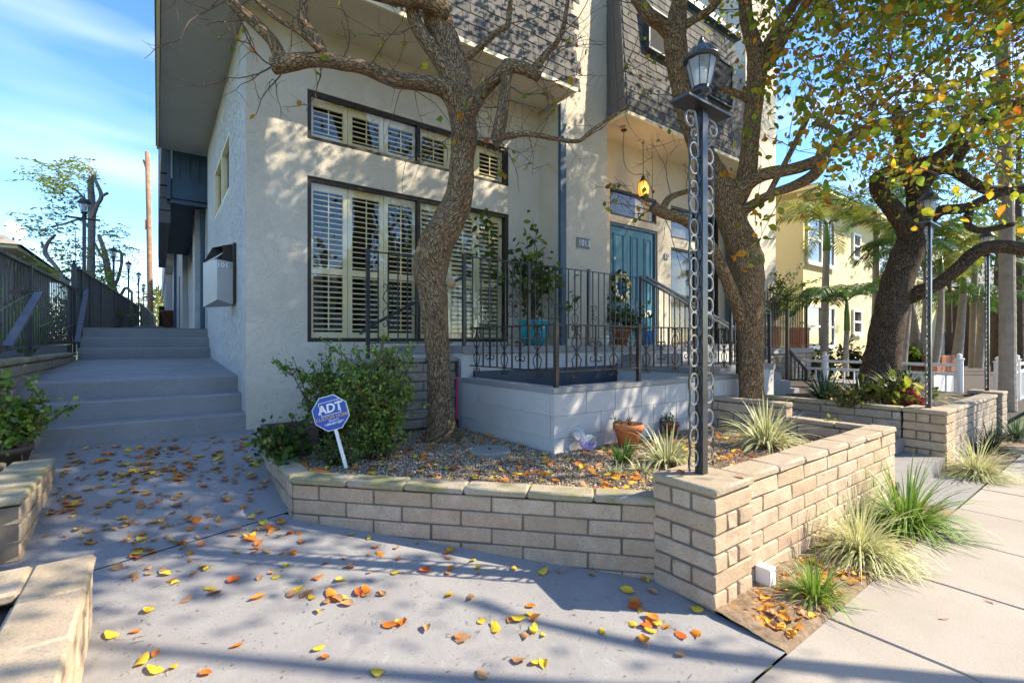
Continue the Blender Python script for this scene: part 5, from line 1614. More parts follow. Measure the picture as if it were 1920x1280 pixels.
clump('dead_grass', 'dry brown grass tuft against the sunlit brick wall', on_z(1600, 960, .02), 60, .22, .006, 'blade_cream', .7, .3, seed=15)
for i, (x, y, z, l) in enumerate([(-1.5, 5.6, 1.2, 'sword leaved plant behind the near fence beside the handrail'), (-1.5, 7.4, 1.25, 'sword leaved plant behind the middle of the near fence'), (-1.45, 9.4, 1.3, 'sword leaved plant leaning out by the upper steps')]):
    clump('flax_plant', l, (x, y, z), 30, .95, .05, 'blade_green', .9, .3, seed=20 + i)

def shrub(name, label, base, h, spread, stems, nl, size, pal, wts, mat='leaf', seed=1, cat='shrub', group=None, twist=.5, foot=.1, lean=(0, 0), aspect=.8, sub=3, r0=.008, bark='twig', subf=(.4, .7)):
    rg = random.Random(seed)
    o = thing(name, label, cat, base, group)
    m = MB(); tips = []; al = []
    for i in range(stems):
        a = rg.uniform(0, 6.28); k = rg.uniform(.1, 1) * spread
        d = Vector((math.cos(a) * k + lean[0], math.sin(a) * k + lean[1], 1))
        twig(m, (rg.uniform(-1, 1) * foot * max(spread, .3), rg.uniform(-1, 1) * foot * max(spread, .3), 0), d, h * rg.uniform(.6, 1.05), r0, 1, rg, tips, al, 8, sub, twist, .12, 5, subf)
    m.build('stems', bark, o)
    al = np.array([p for p in al if p.z > h * .06])
    ix = RNG.choice(len(al), nl)
    pos = al[ix] + RNG.normal(size=(nl, 3)) * size * .55
    link('foliage', leaves_mesh('foliage', pos, RNG.uniform(.7, 1.2, nl) * size, pick_cols(nl, pal, wts), mat, tilt=.9, aspect=aspect), o)
    return o
GB_ = [(.10, .19, .02), (.18, .29, .035), (.28, .38, .06), (.06, .11, .015)]
GR = [(.06, .12, .018), (.12, .20, .025), (.20, .28, .035), (.035, .07, .014)]
shrub('bush', 'small leaved green bush behind the blue security sign', on_z(706, 858, GB), 1.02, .10, 30, 8000, .030, GB_, (2, 3, 2, 1), 'leaf_glossy', 3, sub=6, twist=.2, foot=.40, subf=(.15, .32))
shrub('bush', 'upright small leaved bush against the corner stucco below the window', on_z(622, 838, GB), .88, .12, 26, 6500, .030, GB_, (2, 3, 2, 1), 'leaf_glossy', 5, sub=6, twist=.2, foot=.42, subf=(.15, .32))
shrub('ivy_plant', 'trailing geranium leaves spilling over the wooden planter box', on_z(524, 858, .53), .30, 1.0, 12, 420, .05, GR, (3, 4, 1.5, 1), 'leaf', 6, aspect=1.1)
shrub('bush', 'low green ground foliage at the foot of the sign post', on_z(640, 872, GB), .26, 1.2, 14, 900, .024, GR, (3, 3, 1, 2), 'leaf_glossy', 8)
JP = [(.10, .20, .02), (.17, .30, .03), (.28, .38, .04), (.07, .12, .02)]
jb = on_z(20, 838, .60)
shrub('jade_plant', 'jade plant with thick bright leaves in a clay pot by the steps', (-.86, 5.12, .66), .48, .95, 14, 1500, .042, JP, (3, 4, 2, 1), 'leaf_glossy', 11, aspect=1.0, r0=.014)
m = MB(); m.lathe([(.10, 0), (.15, .17), (.165, .17), (.165, .21), (.14, .21), (.13, .16), (.0, .16)], n=24)
po_ = m.build('clay_pot', 'brown_wood', None, True); po_.location = (-.92, 5.12, .46); tag(po_, 'old brown clay pot holding the jade plant by the steps', 'pot')
shrub('succulent_plant', 'round leaved succulent at the left edge above the mossy wall', (-.90, 3.62, .50), .22, 1.0, 5, 30, .085, JP, (1, 3, 4, 0), 'leaf_glossy', 12, aspect=1.1, r0=.012, sub=2)
shrub('succulent_plant', 'round leaved succulent in the bottom left foreground planter', (-.56, 2.36, .40), .13, 1.0, 4, 20, .07, JP, (1, 3, 4, 0), 'leaf_glossy', 13, aspect=1.15, r0=.012, sub=2)
shrub('succulent_plant', 'yellow green succulent rosettes on bare stems at the end of the planter', on_z(1558, 815, .50), .20, .7, 6, 160, .05, [(.35, .36, .06), (.25, .30, .06), (.40, .22, .06)], (3, 3, 1), 'leaf_glossy', 14, r0=.012)
shrub('bush', 'dense green shrub in the planter in front of the dark tree', on_z(1685, 758, .62), .40, 1.1, 16, 2200, .035, GR, (4, 2, 1, 3), 'leaf', 15)
shrub('bush', 'low yellow flecked shrub beside the far stair rail', on_z(1590, 762, .62), .30, 1.2, 10, 500, .035, [(.07, .12, .02), (.2, .25, .03), (.55, .40, .04)], (4, 2, 1), 'leaf', 16)
shrub('croton_plant', 'broad yellow leaved plant beside the second lamp post', (7.72, 2.1, .60), .42, .9, 8, 60, .16, [(.36, .34, .03), (.25, .30, .03)], (2, 1), 'leaf', 17, aspect=.45)
shrub('flower_plant', 'pink flowering plant behind the second lamp post', (7.85, 1.85, .60), .30, .6, 10, 110, .06, [(.70, .05, .12), (.65, .10, .2), (.08, .12, .02)], (4, 2, 2), 'leaf', 18)
shrub('climbing_plant', 'leafy climber hanging beside the far porch railing', on_y(1450, 600, 5.1), 1.05, .55, 22, 2600, .055, GR, (4, 3, 1, 2), 'leaf', 19, r0=.01, sub=4)
for i, (px, py, l) in enumerate([(1545, 690, 'dark hedge below the yellow building at the left'), (1600, 690, 'dark hedge below the yellow building between palm trunks'), (1660, 700, 'dark hedge below the yellow building behind the dark tree'), (1700, 700, 'dark hedge behind the palm trunks')]):
    q = P(px, py, 13); shrub('hedge', l, (q.x, q.y, .3), 1.0, .8, 14, 900, .09, [(.04, .05, .02), (.08, .06, .03), (.05, .08, .02)], (3, 2, 2), 'leaf', 40 + i)

# potted plants on the porch
def pot(name, label, loc, prof, mat, cat='pot'):
    m = MB(); m.lathe(prof, n=28); o = m.build(name, mat, None, True); o.location = loc
    return tag(o, label, cat)
q = on_y(1000, 640, 5.05)
pot('glazed_pot', 'large turquoise glazed pot on the porch holding a tall plant', (q.x, q.y, 1.40), [(.13, 0), (.19, .12), (.21, .25), (.20, .30), (.215, .32), (.215, .345), (.19, .345), (.185, .30), (0, .29)], 'turquoise_glaze')
shrub('tall_plant', 'tall leafy plant growing from the turquoise pot beside the window', (q.x, q.y, 1.70), 1.42, .12, 9, 520, .10, [(.06, .12, .015), (.12, .19, .02), (.20, .25, .03)], (3, 3, 1.5), 'leaf', 22, aspect=.6, r0=.011, sub=2)
q = on_y(1165, 640, 5.0)
pot('clay_pot', 'terracotta pot on the porch below the wreath', (q.x, q.y, 1.40), [(.09, 0), (.13, .20), (.15, .20), (.15, .25), (.12, .25), (0, .22)], 'terracotta')
shrub('bush', 'bushy plant in the terracotta pot below the wreath', (q.x, q.y, 1.62), .62, .75, 12, 420, .07, GR, (2, 3, 2, 1), 'leaf', 23)
q = on_y(1130, 655, 4.92)
pot('patterned_pot', 'small black and white patterned pot on the porch edge', (q.x, q.y, 1.40), [(.08, 0), (.10, .12), (.10, .14), (.08, .14), (0, .12)], 'flower_white')
q = on_y(1210, 598, 5.2)
m = MB(); m.lathe([(.13, 0), (.18, .22), (.19, .24), (.17, .24), (0, .2)], n=20); o = m.build('blue_bucket', 'blue_plastic', None, True); o.location = (q.x, q.y, 1.40); tag(o, 'bright blue bucket on the porch beside the teal door', 'bucket')
q = on_y(1158, 536, 5.42)
wr = thing('wreath', 'gold and white flower wreath hanging on the teal door', 'wreath', (q.x + .12, 5.49, q.z))
m = MB(); m.tube([(.17 * math.cos(a), -.02, .22 * math.sin(a)) for a in np.linspace(0, 2 * math.pi, 20)], .03, 8, uvs=False); m.build('ring', 'hill_green', wr)
for k in range(46):
    a = random.uniform(0, 6.28); rr = random.uniform(.8, 1.2)
    m = MB(); s = random.uniform(.018, .034)
    m.lathe([(0, -s * .3), (s, -s * .2), (s * 1.3, .1 * s), (s * .5, s * .35), (0, s * .2)], n=7)
    o = m.build('flower', random.choice(['flower_gold', 'flower_gold', 'flower_gold', 'flower_white', 'flower_white']), wr)
    o.location = (.17 * rr * math.cos(a), -.06 + random.uniform(-.02, .02), .22 * rr * math.sin(a)); o.rotation_euler = (R(90) + random.uniform(-.5, .5), random.uniform(-.5, .5), 0)
N_ = 90; aa = RNG.uniform(0, 6.28, N_)
pos = np.stack([.18 * np.cos(aa), np.full(N_, -.04), .23 * np.sin(aa)], 1)
link('greenery', leaves_mesh('greenery', pos, np.full(N_, .08), pick_cols(N_, [(.05, .09, .02), (.5, .38, .04)], (2, 1)), 'leaf'), wr)
for i, px in enumerate((1440, 1497)):
    q = on_y(px, 650, 5.2)
    m = MB(); m.box(-.22, .22, -.16, .16, 0, .42); m.box(-.24, .24, -.18, .18, .42, .48)
    o = m.build('square_planter', 'terracotta', None); o.location = (q.x, q.y, 1.312)
    tag(o, ['square pink planter on the far porch left of the corner post', 'square pink planter on the far porch right of the corner post'][i], 'planter')

# ================================================================== SMALL THINGS IN THE BED
def clay(loc, s, mat, label, name='clay_pot'):
    m = MB(); m.lathe([(.085, 0), (.125, .16), (.128, .165), (.142, .165), (.146, .225), (.128, .228), (.12, .19), (0, .19)], n=30)
    o = m.build(name, mat, None, True); o.location = loc; o.scale = (s,) * 3
    return tag(o, label, 'pot')
q = on_z(1178, 838, GB); clay((q.x, q.y, GB), .98, 'terracotta', 'bright terracotta pot standing by the white block wall')
shrub('succulent_plant', 'two small succulent rosettes in the bright terracotta pot', (q.x, q.y, GB + .19), .11, .7, 4, 40, .035, [(.08, .12, .04), (.12, .16, .06)], (1, 1), 'leaf_glossy', 30, aspect=.4)
q = on_z(1258, 815, GB); clay((q.x, q.y, GB), .6, 'terracotta_old', 'small brown bowl half hidden behind the striped grass')
shrub('succulent_plant', 'succulent with bare stem in the small brown bowl', (q.x, q.y, GB + .11), .13, .6, 3, 60, .04, [(.08, .13, .04), (.12, .17, .06)], (1, 1), 'leaf_glossy', 31, aspect=.5)
q = on_z(1239, 822, GB)
o = thing('sprinkler_riser', 'thin dark sprinkler riser beside the terracotta pot', 'sprinkler', (q.x, q.y, GB))
m = MB(); m.lathe([(.009, 0), (.009, .15)], n=10); m.build('pipe', 'black_plastic', o)
m = MB(); m.lathe([(.013, .15), (.014, .18), (.010, .185), (.010, .205), (0, .207)], n=10); m.build('nozzle', 'black_plastic', o)
# mosaic butterfly leaning on the wall
q = on_z(1098, 845, GB)
o = thing('mosaic_butterfly', 'small blue and lilac mosaic butterfly stone leaning by the wall corner', 'garden ornament', (q.x, q.y - .02, GB + .01), rz=R(-25))
def flat_blob(pts, t, mat, name, rot):
    m = MB(); n = len(pts)
    m.add([(x, -t, z) for x, z in pts] + [(x * 1.03, 0, z * 1.0) for x, z in pts], [tuple(range(n)), tuple(range(2 * n - 1, n - 1, -1))] + [(i, i + n, (i + 1) % n + n, (i + 1) % n) for i in range(n)])
    b = m.build(name, mat, o); b.rotation_euler = rot; return b
flat_blob([(-.07 + .055 * math.cos(a), .15 + .07 * math.sin(a) * (1 + .2 * math.cos(a))) for a in np.linspace(0, 6.28, 18)[:-1]] , .022, 'mosaic', 'wing', (R(-14), 0, 0))
flat_blob([(.01 + .078 * math.cos(a), .07 + .070 * math.sin(a)) for a in np.linspace(0, 6.28, 18)[:-1]], .024, 'mosaic', 'wing', (R(-14), 0, 0)).location = (0, -.006, 0)
flat_blob([(.05 + .018 * math.cos(a) + .03 * math.sin(a), .09 + .038 * math.sin(a)) for a in np.linspace(0, 6.28, 14)[:-1]], .012, 'lid_concrete', 'body', (R(-14), 0, 0)).location = (0, -.032, 0)
# round access lid
q = on_z(918, 849, GB)
o = thing('access_lid', 'round grey concrete access lid set in the gravel', 'lid', (q.x, q.y, GB))
m = MB(); m.lathe([(.185, -.02), (.19, .025), (.18, .035), (.0, .035)], n=40); m.build('disc', 'lid_concrete', o)
m = MB(); m.lathe([(.012, .036), (.012, .044), (0, .045)], n=8); m.build('lift_pin', 'iron_brown', o)
# big old pot on wire stand behind the tree
q = on_z(764, 800, GB + .02)
o = thing('plant_stand', 'black wire plant stand behind the bush', 'stand', (q.x, q.y + .05, GB))
for a in (45, 135, 225, 315):
    m = MB(); x, y = .17 * math.cos(R(a)), .17 * math.sin(R(a))
    m.tube([(x, y, 0), (x, y, .21), (x * .8, y * .8, .24), (0, 0, .24)], .006, 6, uvs=False); m.build('leg', 'rod_dark', o)
m = MB(); m.tube([(.17 * math.cos(a), .17 * math.sin(a), .225) for a in np.linspace(0, 6.28, 24)], .006, 6, uvs=False); m.build('hoop', 'rod_dark', o)
q0 = o.location
m = MB(); m.lathe([(.13, 0), (.235, .26), (.25, .26), (.26, .33), (.235, .33), (.22, .27), (0, .26)], n=32)
o = m.build('clay_pot', 'terracotta_old', None, True); o.location = (q0.x, q0.y, GB + .248); tag(o, 'big brown terracotta pot on the wire stand behind the tree trunk', 'pot')
shrub('dead_plant', 'dry wispy dead stems hanging over the big terracotta pot', (q0.x, q0.y, GB + .50), .30, 1.6, 16, 8, .02, [(.2, .12, .06)], (1,), 'leaf', 33, r0=.003)
# pink handled tool
q = on_y(871, 800, 4.74)
o = thing('garden_tool', 'pink handled garden tool with black grips leaning at the brick wall end', 'tool', (2.745, 4.755, GB))
m = MB(); m.tube([(0, 0, .1), (.005, .0, .58)], .011, 8, uvs=False); m.build('shaft', 'pink_plastic', o)
m = MB(); m.tube([(.005, 0, .58), (.006, 0, .75)], .018, 8, uvs=False); m.build('grip', 'black_plastic', o)
m = MB(); m.tube([(0, 0, 0), (0, 0, .10)], .022, 8, uvs=False); m.build('head', 'black_plastic', o)
# white outlet box at the pillar foot
q = on_z(1425, 1085, .0)
o = thing('outlet_box', 'small white electrical box standing against the brick wall beside the pillar', 'box', (2.90, 1.37, 0))
m = MB(); m.box(-.036, .036, -.03, .05, 0, .125); m.build('body', 'white_paint', o)
m = MB(); m.box(-.033, .033, -.035, -.0302, .006, .119); m.build('cover', 'white_paint', o)
for z in (.02, .105):
    m = MB(); m.lathe([(.004, 0), (.004, .002), (0, .003)], n=8); s_ = m.build('screw', 'plate_grey', o); s_.location = (.024, -.0352, z); s_.rotation_euler = (R(90), 0, 0)
# wooden planter box in the corner
q = on_z(508, 843, .53)
o = thing('planter_box', 'weathered brown wooden planter box at the house corner', 'planter', (.93, 4.55, .47))
for k, (a, b, c, d) in enumerate(((-.16, .16, -.22, -.19), (-.16, .16, .19, .22), (-.19, -.16, -.22, .22), (.16, .19, -.22, .22))):
    for r_ in range(2):
        m = MB(); m.box(a, b, c, d, .02 + r_ * .115, .13 + r_ * .115); m.build('board', 'brown_wood', o)
m = MB(); m.box(-.16, .16, -.19, .19, .05, .20); m.build('soil_fill', 'soil', o)

# ---- blue security sign
sp_ = P(620, 774, 3.50)
sg = thing('yard_sign', 'blue octagonal ADT security yard sign tilted on a white stake', 'sign', sp_)
sg.rotation_euler = (0, R(-15), -YAW + R(4))
oc = [(.138 * math.cos(R(22.5 + 45 * k)), .138 * math.sin(R(22.5 + 45 * k)) * 1.0) for k in range(8)]
m = MB(); m.add([(x, 0, z) for x, z in oc] + [(x, .006, z) for x, z in oc], [tuple(range(8)), tuple(range(15, 7, -1))] + [(i, i + 8, (i + 1) % 8 + 8, (i + 1) % 8) for i in range(8)]); m.build('border', 'white_paint', sg)
m = MB(); m.add([(x * .955, -.0012, z * .955) for x, z in oc], [tuple(range(8))]); m.build('face', 'sign_blue', sg)
rt = (R(90), 0, 0)
m = MB(); frame(m, -.070, .078, -.012, .088, -.0022, -.0016, .004); m.build('logo_frame', 'letter_white', sg)
text_part('lettering', 'ADT', .088, 'letter_white', sg, (.004, -.0018, .034), rt, shear=.12, extrude=.0004, bold=.0028)
text_part('lettering', 'CUSTOM HOME', .034, 'letter_gold', sg, (.004, -.0018, -.032), rt, extrude=.0004, bold=.0004)
text_part('lettering', 'SERVICES', .019, 'letter_white', sg, (.01, -.0018, -.056), rt, extrude=.0004)
text_part('lettering', '1-800-857-2879', .022, 'letter_white', sg, (.005, -.0018, -.078), rt, extrude=.0004, bold=.0006)
m = MB(); m.box(-.012, .012, .0065, .014, -.42, .05); m.build('stake', 'white_paint', sg)

# ================================================================== BACKGROUND, LEFT
up_ = thing('utility_pole', 'tall weathered brown timber utility pole without wires at the end of the walkway', 'pole', (0, 0, 0))
b0 = P(282, 640, 33); 
m = MB(); pp_ = [P(283, 640, 33), P(281, 520, 33), P(279, 400, 33), P(276, 285, 33)]
m.tube([p for p in pp_], [.18, .165, .15, .13], 14, True, .04); m.build('shaft', 'pole_wood', up_, True)
m = MB(); m.bar(P(275, 318, 32.9), P(269, 300, 32.9), .09); m.build('bracket', 'pole_wood', up_)
m = MB(); m.bar(P(273, 412, 32.9), P(273, 430, 32.9), .12); m.build('bracket', 'pole_wood', up_)
for i, (ya, yb) in enumerate(((470, 485), (500, 520), (503, 523))):
    a, b = P(150 if i == 0 else 230, ya - (0 if i == 0 else 8), 36), P(320, yb, 36)
    mid = a.lerp(b, .5) - Vector((0, 0, .25))
    m = MB(); m.tube([p for p, r in catmull([(a, 1), (mid, 1), (b, 1)], 6)], .012, 4, uvs=False)
    o = m.build('overhead_cable', 'rod_dark'); tag(o, ['highest thin overhead cable behind the pole', 'upper of the two low overhead cables by the pole', 'lower of the two low overhead cables by the pole'][i], 'cable')
hs = thing('house', 'low neighbouring house with tan roof behind the fence at far left', 'house')
a = P(-260, 600, 20)
m = MB(); x0, y0 = P(-320, 640, 19).x, 14
m.box(-12, -3.9, 20, 29, .5, E + 2.75); m.build('wall', 'white_house_paint', hs)
m = MB()
z0 = E + 2.75; z1 = E + 4.9
m.add([(-12.8, 19.2, z0), (-3.1, 19.2, z0), (-3.1, 29.8, z0), (-12.8, 29.8, z0), (-10, 24.5, z1), (-6.2, 24.5, z1)], [(0, 1, 5, 4), (1, 2, 5), (2, 3, 4, 5), (3, 0, 4)]); m.build('roof', 'roof_shingle_far', hs)
m = MB(); m.box(-12.7, -3.2, 19.3, 29.7, z0 - .10, z0 - .006); m.build('eave', 'cream_paint', hs)
m = MB(); m.box(-5.5, -4.6, 19.94, 19.99, E + .9, E + 2.1); m.build('window', 'dark_room', hs)
m = MB(); m.box(-3.89, -3.5, 23, 26.5, .6, E + 2.7); m.build('bay', 'beige_siding', hs)
ds = thing('satellite_dish', 'white satellite dish on the neighbouring roof at far left', 'dish', P(25, 468, 17))
m = MB(); m.lathe([(0, 0), (.18, .03), (.33, .09), (.34, .10), (.18, .04), (0, .01)], n=24); d_ = m.build('dish', 'white_paint', ds, True); d_.rotation_euler = (R(70), R(25), R(40)); d_.location = (0, 0, .65)
m = MB(); m.tube([(0, 0, -.2), (0, 0, .6)], .03, 8, uvs=False); m.build('mast', 'plate_grey', ds)

# pruned feathery trees behind the fence
FP = [(.20, .30, .03), (.32, .40, .05), (.45, .48, .06), (.12, .19, .03)]
def feathery(label, limbs, clusters, Z, seed, name='tree'):
    t = thing(name, label, 'tree', P(limbs[0][0][0], 640, Z)); t.location.z = 1.2
    tb = MB()
    for sp in limbs: limb(tb, [(x, y, Z + dz, r * .58) for x, y, dz, r in sp], 12, 5, .12)
    tb.build('trunk', 'bark_pale', t, True)
    rg = random.Random(seed); pos = []; m = MB()
    for (cx, cy, rad, n) in clusters:
        for i in range(n):
            a = P(cx + rg.gauss(0, rad * .5), cy + rg.gauss(0, rad * .35), Z + rg.gauss(0, .5))
            d = Vector((rg.gauss(0, 1), rg.gauss(0, 1), rg.gauss(-.15, .35))).normalized(); L = rg.uniform(.35, .6)
            s = d.cross(Vector((0, 0, 1))).normalized()
            for k in range(9):
                for sg_ in (-1, 1):
                    pos.append(a + d * (L * k / 8) + s * sg_ * .05 * (1 - k / 14) - Vector((0, 0, .02 * k * k / 16)))
    pos = np.array(pos)
    link('crown', leaves_mesh('crown', pos, RNG.uniform(.06, .10, len(pos)), pick_cols(len(pos), FP, (3, 3, 2, 1)), 'leaf', tilt=.3, aspect=.45), t)
    settle_world(t)
feathery('pruned pale barked tree with feathery leaves behind the walkway fence', [
    [(168, 620, 0, 13), (170, 540, 0, 11), (171, 470, 0, 10), (172, 420, 0, 10), (172, 380, 0, 10), (170, 345, 0, 8), (172, 330, 0, 6)],
    [(172, 410, 0, 7), (182, 385, -.1, 6), (190, 368, -.1, 6), (182, 345, -.1, 5), (172, 325, -.1, 4), (165, 310, -.1, 2)],
    [(188, 370, -.1, 5), (196, 365, -.1, 4), (202, 362, -.1, 4)],
    [(170, 430, 0, 5), (150, 412, -.2, 3.5), (120, 420, -.3, 3), (95, 425, -.4, 2)],
    [(165, 380, 0, 4), (140, 355, -.2, 3), (110, 345, -.3, 2), (90, 340, -.4, 1.5)],
    [(130, 540, -.3, 6), (105, 500, -.3, 6), (85, 475, -.3, 6.5), (90, 455, -.3, 5), (104, 440, -.3, 4)],
    [(85, 472, -.3, 4), (80, 460, -.3, 4), (78, 452, -.3, 2)]],
    [(90, 335, 40, 34), (150, 320, 30, 22), (125, 375, 45, 26), (80, 420, 40, 32), (130, 470, 45, 26), (150, 500, 30, 20), (175, 520, 25, 12), (60, 500, 18, 8), (145, 310, 22, 10)], 12.5, 3)
feathery('second pruned tree with feathery leaves farther along the fence', [
    [(222, 630, 0, 13), (215, 560, 0, 12), (203, 510, 0, 10), (195, 470, 0, 7), (185, 440, 0, 5)],
    [(203, 505, 0, 7), (212, 540, .2, 5), (226, 505, .2, 4), (228, 480, .2, 4), (225, 470, .2, 3)],
    [(205, 495, 0, 5), (190, 480, .1, 4), (178, 455, .1, 3)],
    [(240, 600, .2, 6), (225, 565, .2, 5), (235, 540, .2, 4), (247, 548, .2, 4)],
    [(240, 600, .2, 5), (246, 575, .2, 4), (247, 548, .2, 3)]],
    [(215, 440, 40, 26), (205, 470, 40, 24), (190, 505, 30, 22), (180, 530, 25, 18), (200, 545, 20, 14), (110, 510, 25, 14)], 17, 5)
for i, (px, py, Z, h, s, l) in enumerate([(300, 600, 46, 4.2, .8, 'bright yellow green hedge closing the far end of the walkway'), (90, 560, 15, 2.0, .9, 'yellow green shrub behind the fence under the pruned tree'), (150, 560, 13, 1.6, .9, 'green shrub behind the fence below the first lamp')]):
    q = P(px, 640, Z); shrub('bush', l, (q.x, q.y, 1.4), h, s, 22, 2600 if i == 0 else 700, .22 if i == 0 else .09, [(.35, .36, .03), (.25, .28, .03), (.12, .16, .02)], (3, 2, 1), 'leaf', 60 + i, r0=.02)
for i, (px, py, Z) in enumerate(((298, 555, 90), (312, 560, 110))):
    t = thing('palm_tree', ['distant palm between the pole and the house wall', 'second distant palm beside the far house wall'][i], 'palm', P(px, 640, Z))
    m = MB(); tp = P(px, py, Z) - t.location; m.tube([(0, 0, -3), tp], .25, 8, uvs=False); m.build('trunk', 'palm_trunk', t)
    pos = np.array(tp) + RNG.normal(size=(150, 3)) * (1.2, 1.2, .9)
    link('crown', leaves_mesh('crown', pos, RNG.uniform(.8, 1.6, 150), pick_cols(150, [(.10, .12, .03), (.18, .18, .05)], (1, 1)), 'leaf', aspect=.25), t)
q = P(332, 585, 24.5)
m = MB(); m.lathe([(.16, 0), (.24, .65), (.26, .65), (.26, .72), (.2, .72), (0, .66)], n=20); o = m.build('clay_pot', 'terracotta_old', None, True); o.location = (.36, 24.0, 2.0); o.rotation_euler = (0, 0, 0); tag(o, 'tall brown urn beside the wall at the end of the walkway', 'pot')

# ================================================================== BACKGROUND, RIGHT
def yellow_house(label, x0, x1, Y, ydeep, z1, wins, roof_over=.55):
    o = thing('house', label, 'house')
    m = MB(); m.box(x0, x1, Y, Y + ydeep, 0, z1); m.build('wall', 'stucco_yellow', o)
    m = MB(); m.box(x0 - roof_over, x1 + roof_over, Y - roof_over, Y + ydeep + roof_over, z1, z1 + .10); m.build('eave', 'stucco_yellow', o)
    m = MB(); r2 = roof_over + .03
    m.add([(x0 - r2, Y - r2, z1 + .102), (x1 + r2, Y - r2, z1 + .102), (x1 + r2, Y + ydeep + r2, z1 + .102), (x0 - r2, Y + ydeep + r2, z1 + .102), (x0 + 3, Y + 3.2, z1 + .9), (x1 - 3, Y + 3.2, z1 + .9)], [(0, 1, 5, 4), (1, 2, 5), (2, 3, 4, 5), (3, 0, 4)]); m.build('roof', 'roof_shingle_far', o)
    for xa in np.arange(x0 - .4, x1, .6):
        m = MB(); m.box(xa, xa + .07, Y - roof_over + .03, Y - .001, z1 - .09, z1 - .001); m.build('rafter_tail', 'stucco_yellow', o)
    for (a, b, za, zb, nm, gl) in wins:
        m = MB(); frame(m, a, b, za, zb, Y - .06, Y - .002, .07, [a + (b - a) * k / nm for k in range(1, nm)]); m.box(a + .06, b - .06, Y - .05, Y - .03, (za + zb) / 2 - .03, (za + zb) / 2 + .03); m.box(a - .05, b + .05, Y - .11, Y - .061, za - .06, za)
        w = m.build('window', 'white_paint', o)
        m = MB(); m.box(a + .07, b - .07, Y - .024, Y - .018, za + .07, zb - .07); m.build('pane', 'glass', w)
        m = MB(); m.box(a + .07, b - .07, Y - .014, Y - .008, za + .07, zb - .07); m.build('blind', gl, w)
    return o
YY = 5.7
def wr_(px0, px1, pa, pb, nm, gl='blind'):
    a = on_y(px0, pa, YY); b = on_y(px1, pa, YY); z0 = on_y(px0, pb, YY).z
    return (a.x, b.x, z0, a.z, nm, gl)
yh = yellow_house('two storey pale yellow house with white windows behind the palms', 14.1, 24.5, YY, 9, E + 3.95, [
    wr_(1511, 1562, 398, 492, 2), wr_(1597, 1611, 436, 484, 1), wr_(1645, 1678, 456, 516, 2),
    wr_(1510, 1562, 570, 652, 2, 'dark_room'), wr_(1597, 1613, 580, 626, 1, 'dark_room')])
for (ya, yb, za, zb) in ((7.2, 9.6, E + 1.6, E + 2.9),):
    m = MB(); m.box(14.04, 14.098, ya, yb, za, zb); w = m.build('window', 'bronze_frame', yh)
    m = MB(); m.box(14.03, 14.036, ya + .08, yb - .08, za + .08, zb - .08); m.build('pane', 'glass', w)
YY = 7.5
yellow_house('lower yellow house behind the palm trunks farther right', 25.5, 40, YY, 9, E + 3.0, [wr_(1676, 1745, 618, 664, 3, 'dark_room'), wr_(1768, 1784, 620, 666, 2, 'dark_room'), wr_(1815, 1822, 636, 662, 1, 'dark_room')])
hs = thing('house', 'brown sided house behind the palm trunk at the right edge', 'house')
m = MB(); m.box(38, 52, 2.5, 12, 0, E + 3.2); m.build('wall', 'brown_wood', hs)
m = MB(); m.add([(37.4, 2, E + 3.21), (52.6, 2, E + 3.21), (52.6, 12.6, E + 3.21), (37.4, 12.6, E + 3.21), (45, 2, E + 5.2), (45, 12.6, E + 5.2)], [(0, 1, 4), (1, 2, 5, 4), (2, 3, 5), (3, 0, 4, 5)]); m.build('roof', 'roof_shingle_far', hs)

# white garden fence
def white_fence(label, p0, p1, zt, zb, posts):
    o = thing('garden_fence', label, 'fence')
    p0 = Vector((*p0, 0)); p1 = Vector((*p1, 0)); L = (p1 - p0).length; d = (p1 - p0) / L
    at = lambda s, z: (p0.x + d.x * s, p0.y + d.y * s, z)
    for z in (zt, zt - .16, zb + .06):
        m = MB(); m.bar(at(0, z), at(L, z), .035, .05); m.build('rail', 'white_paint', o)
    for i in range(posts + 1):
        s = L * i / posts; m = MB(); m.lathe([(.055, zb - .1), (.055, zt + .09), (.07, zt + .095), (.07, zt + .115), (.03, zt + .125), (.045, zt + .16), (.03, zt + .19), (0, zt + .20)], at(s, 0), 8, R(22.5)); m.build('post', 'white_paint', o)
    n = int(L / .17)
    m = MB(); m.box(-.012, .012, -.012, .012, zb + .06, zt - .16); me = m.mesh('picket', 'white_paint')
    for i in range(1, n): link('picket', me, o, at(i * L / n, 0))
white_fence('white garden fence with knobbed posts behind the dark tree', (11.1, 5.1), (11.05, 2.0), 1.05, .40, 3)
white_fence('white garden fence with knobbed posts at the right edge', (12.6, 1.75), (19, 1.75), .97, .15, 3)
o = thing('brick_planter', 'stepped red brick planter box behind the white fence', 'planter')
for r_ in range(2):
    x = 13.2
    while x < 15.2:
        link('brick', brick_mesh(.39, .19, .35, 'brick_red', random.randrange(3), .012), o, (x + .2, 3.0, E - .42 - r_ * .0 + 0 - .2 * r_ if x > 13.7 or r_ else E - .62)); x += .405
m = MB(); m.box(13.22, 15.2, 2.85, 4.2, .0, E - .73); m.build('base', 'white_house_paint', o)
shrub('bush', 'dark green foliage in the red brick planter', (14.3, 3.5, E - .6), .6, 1.3, 14, 900, .10, GR, (4, 2, 1, 3), 'leaf', 71)

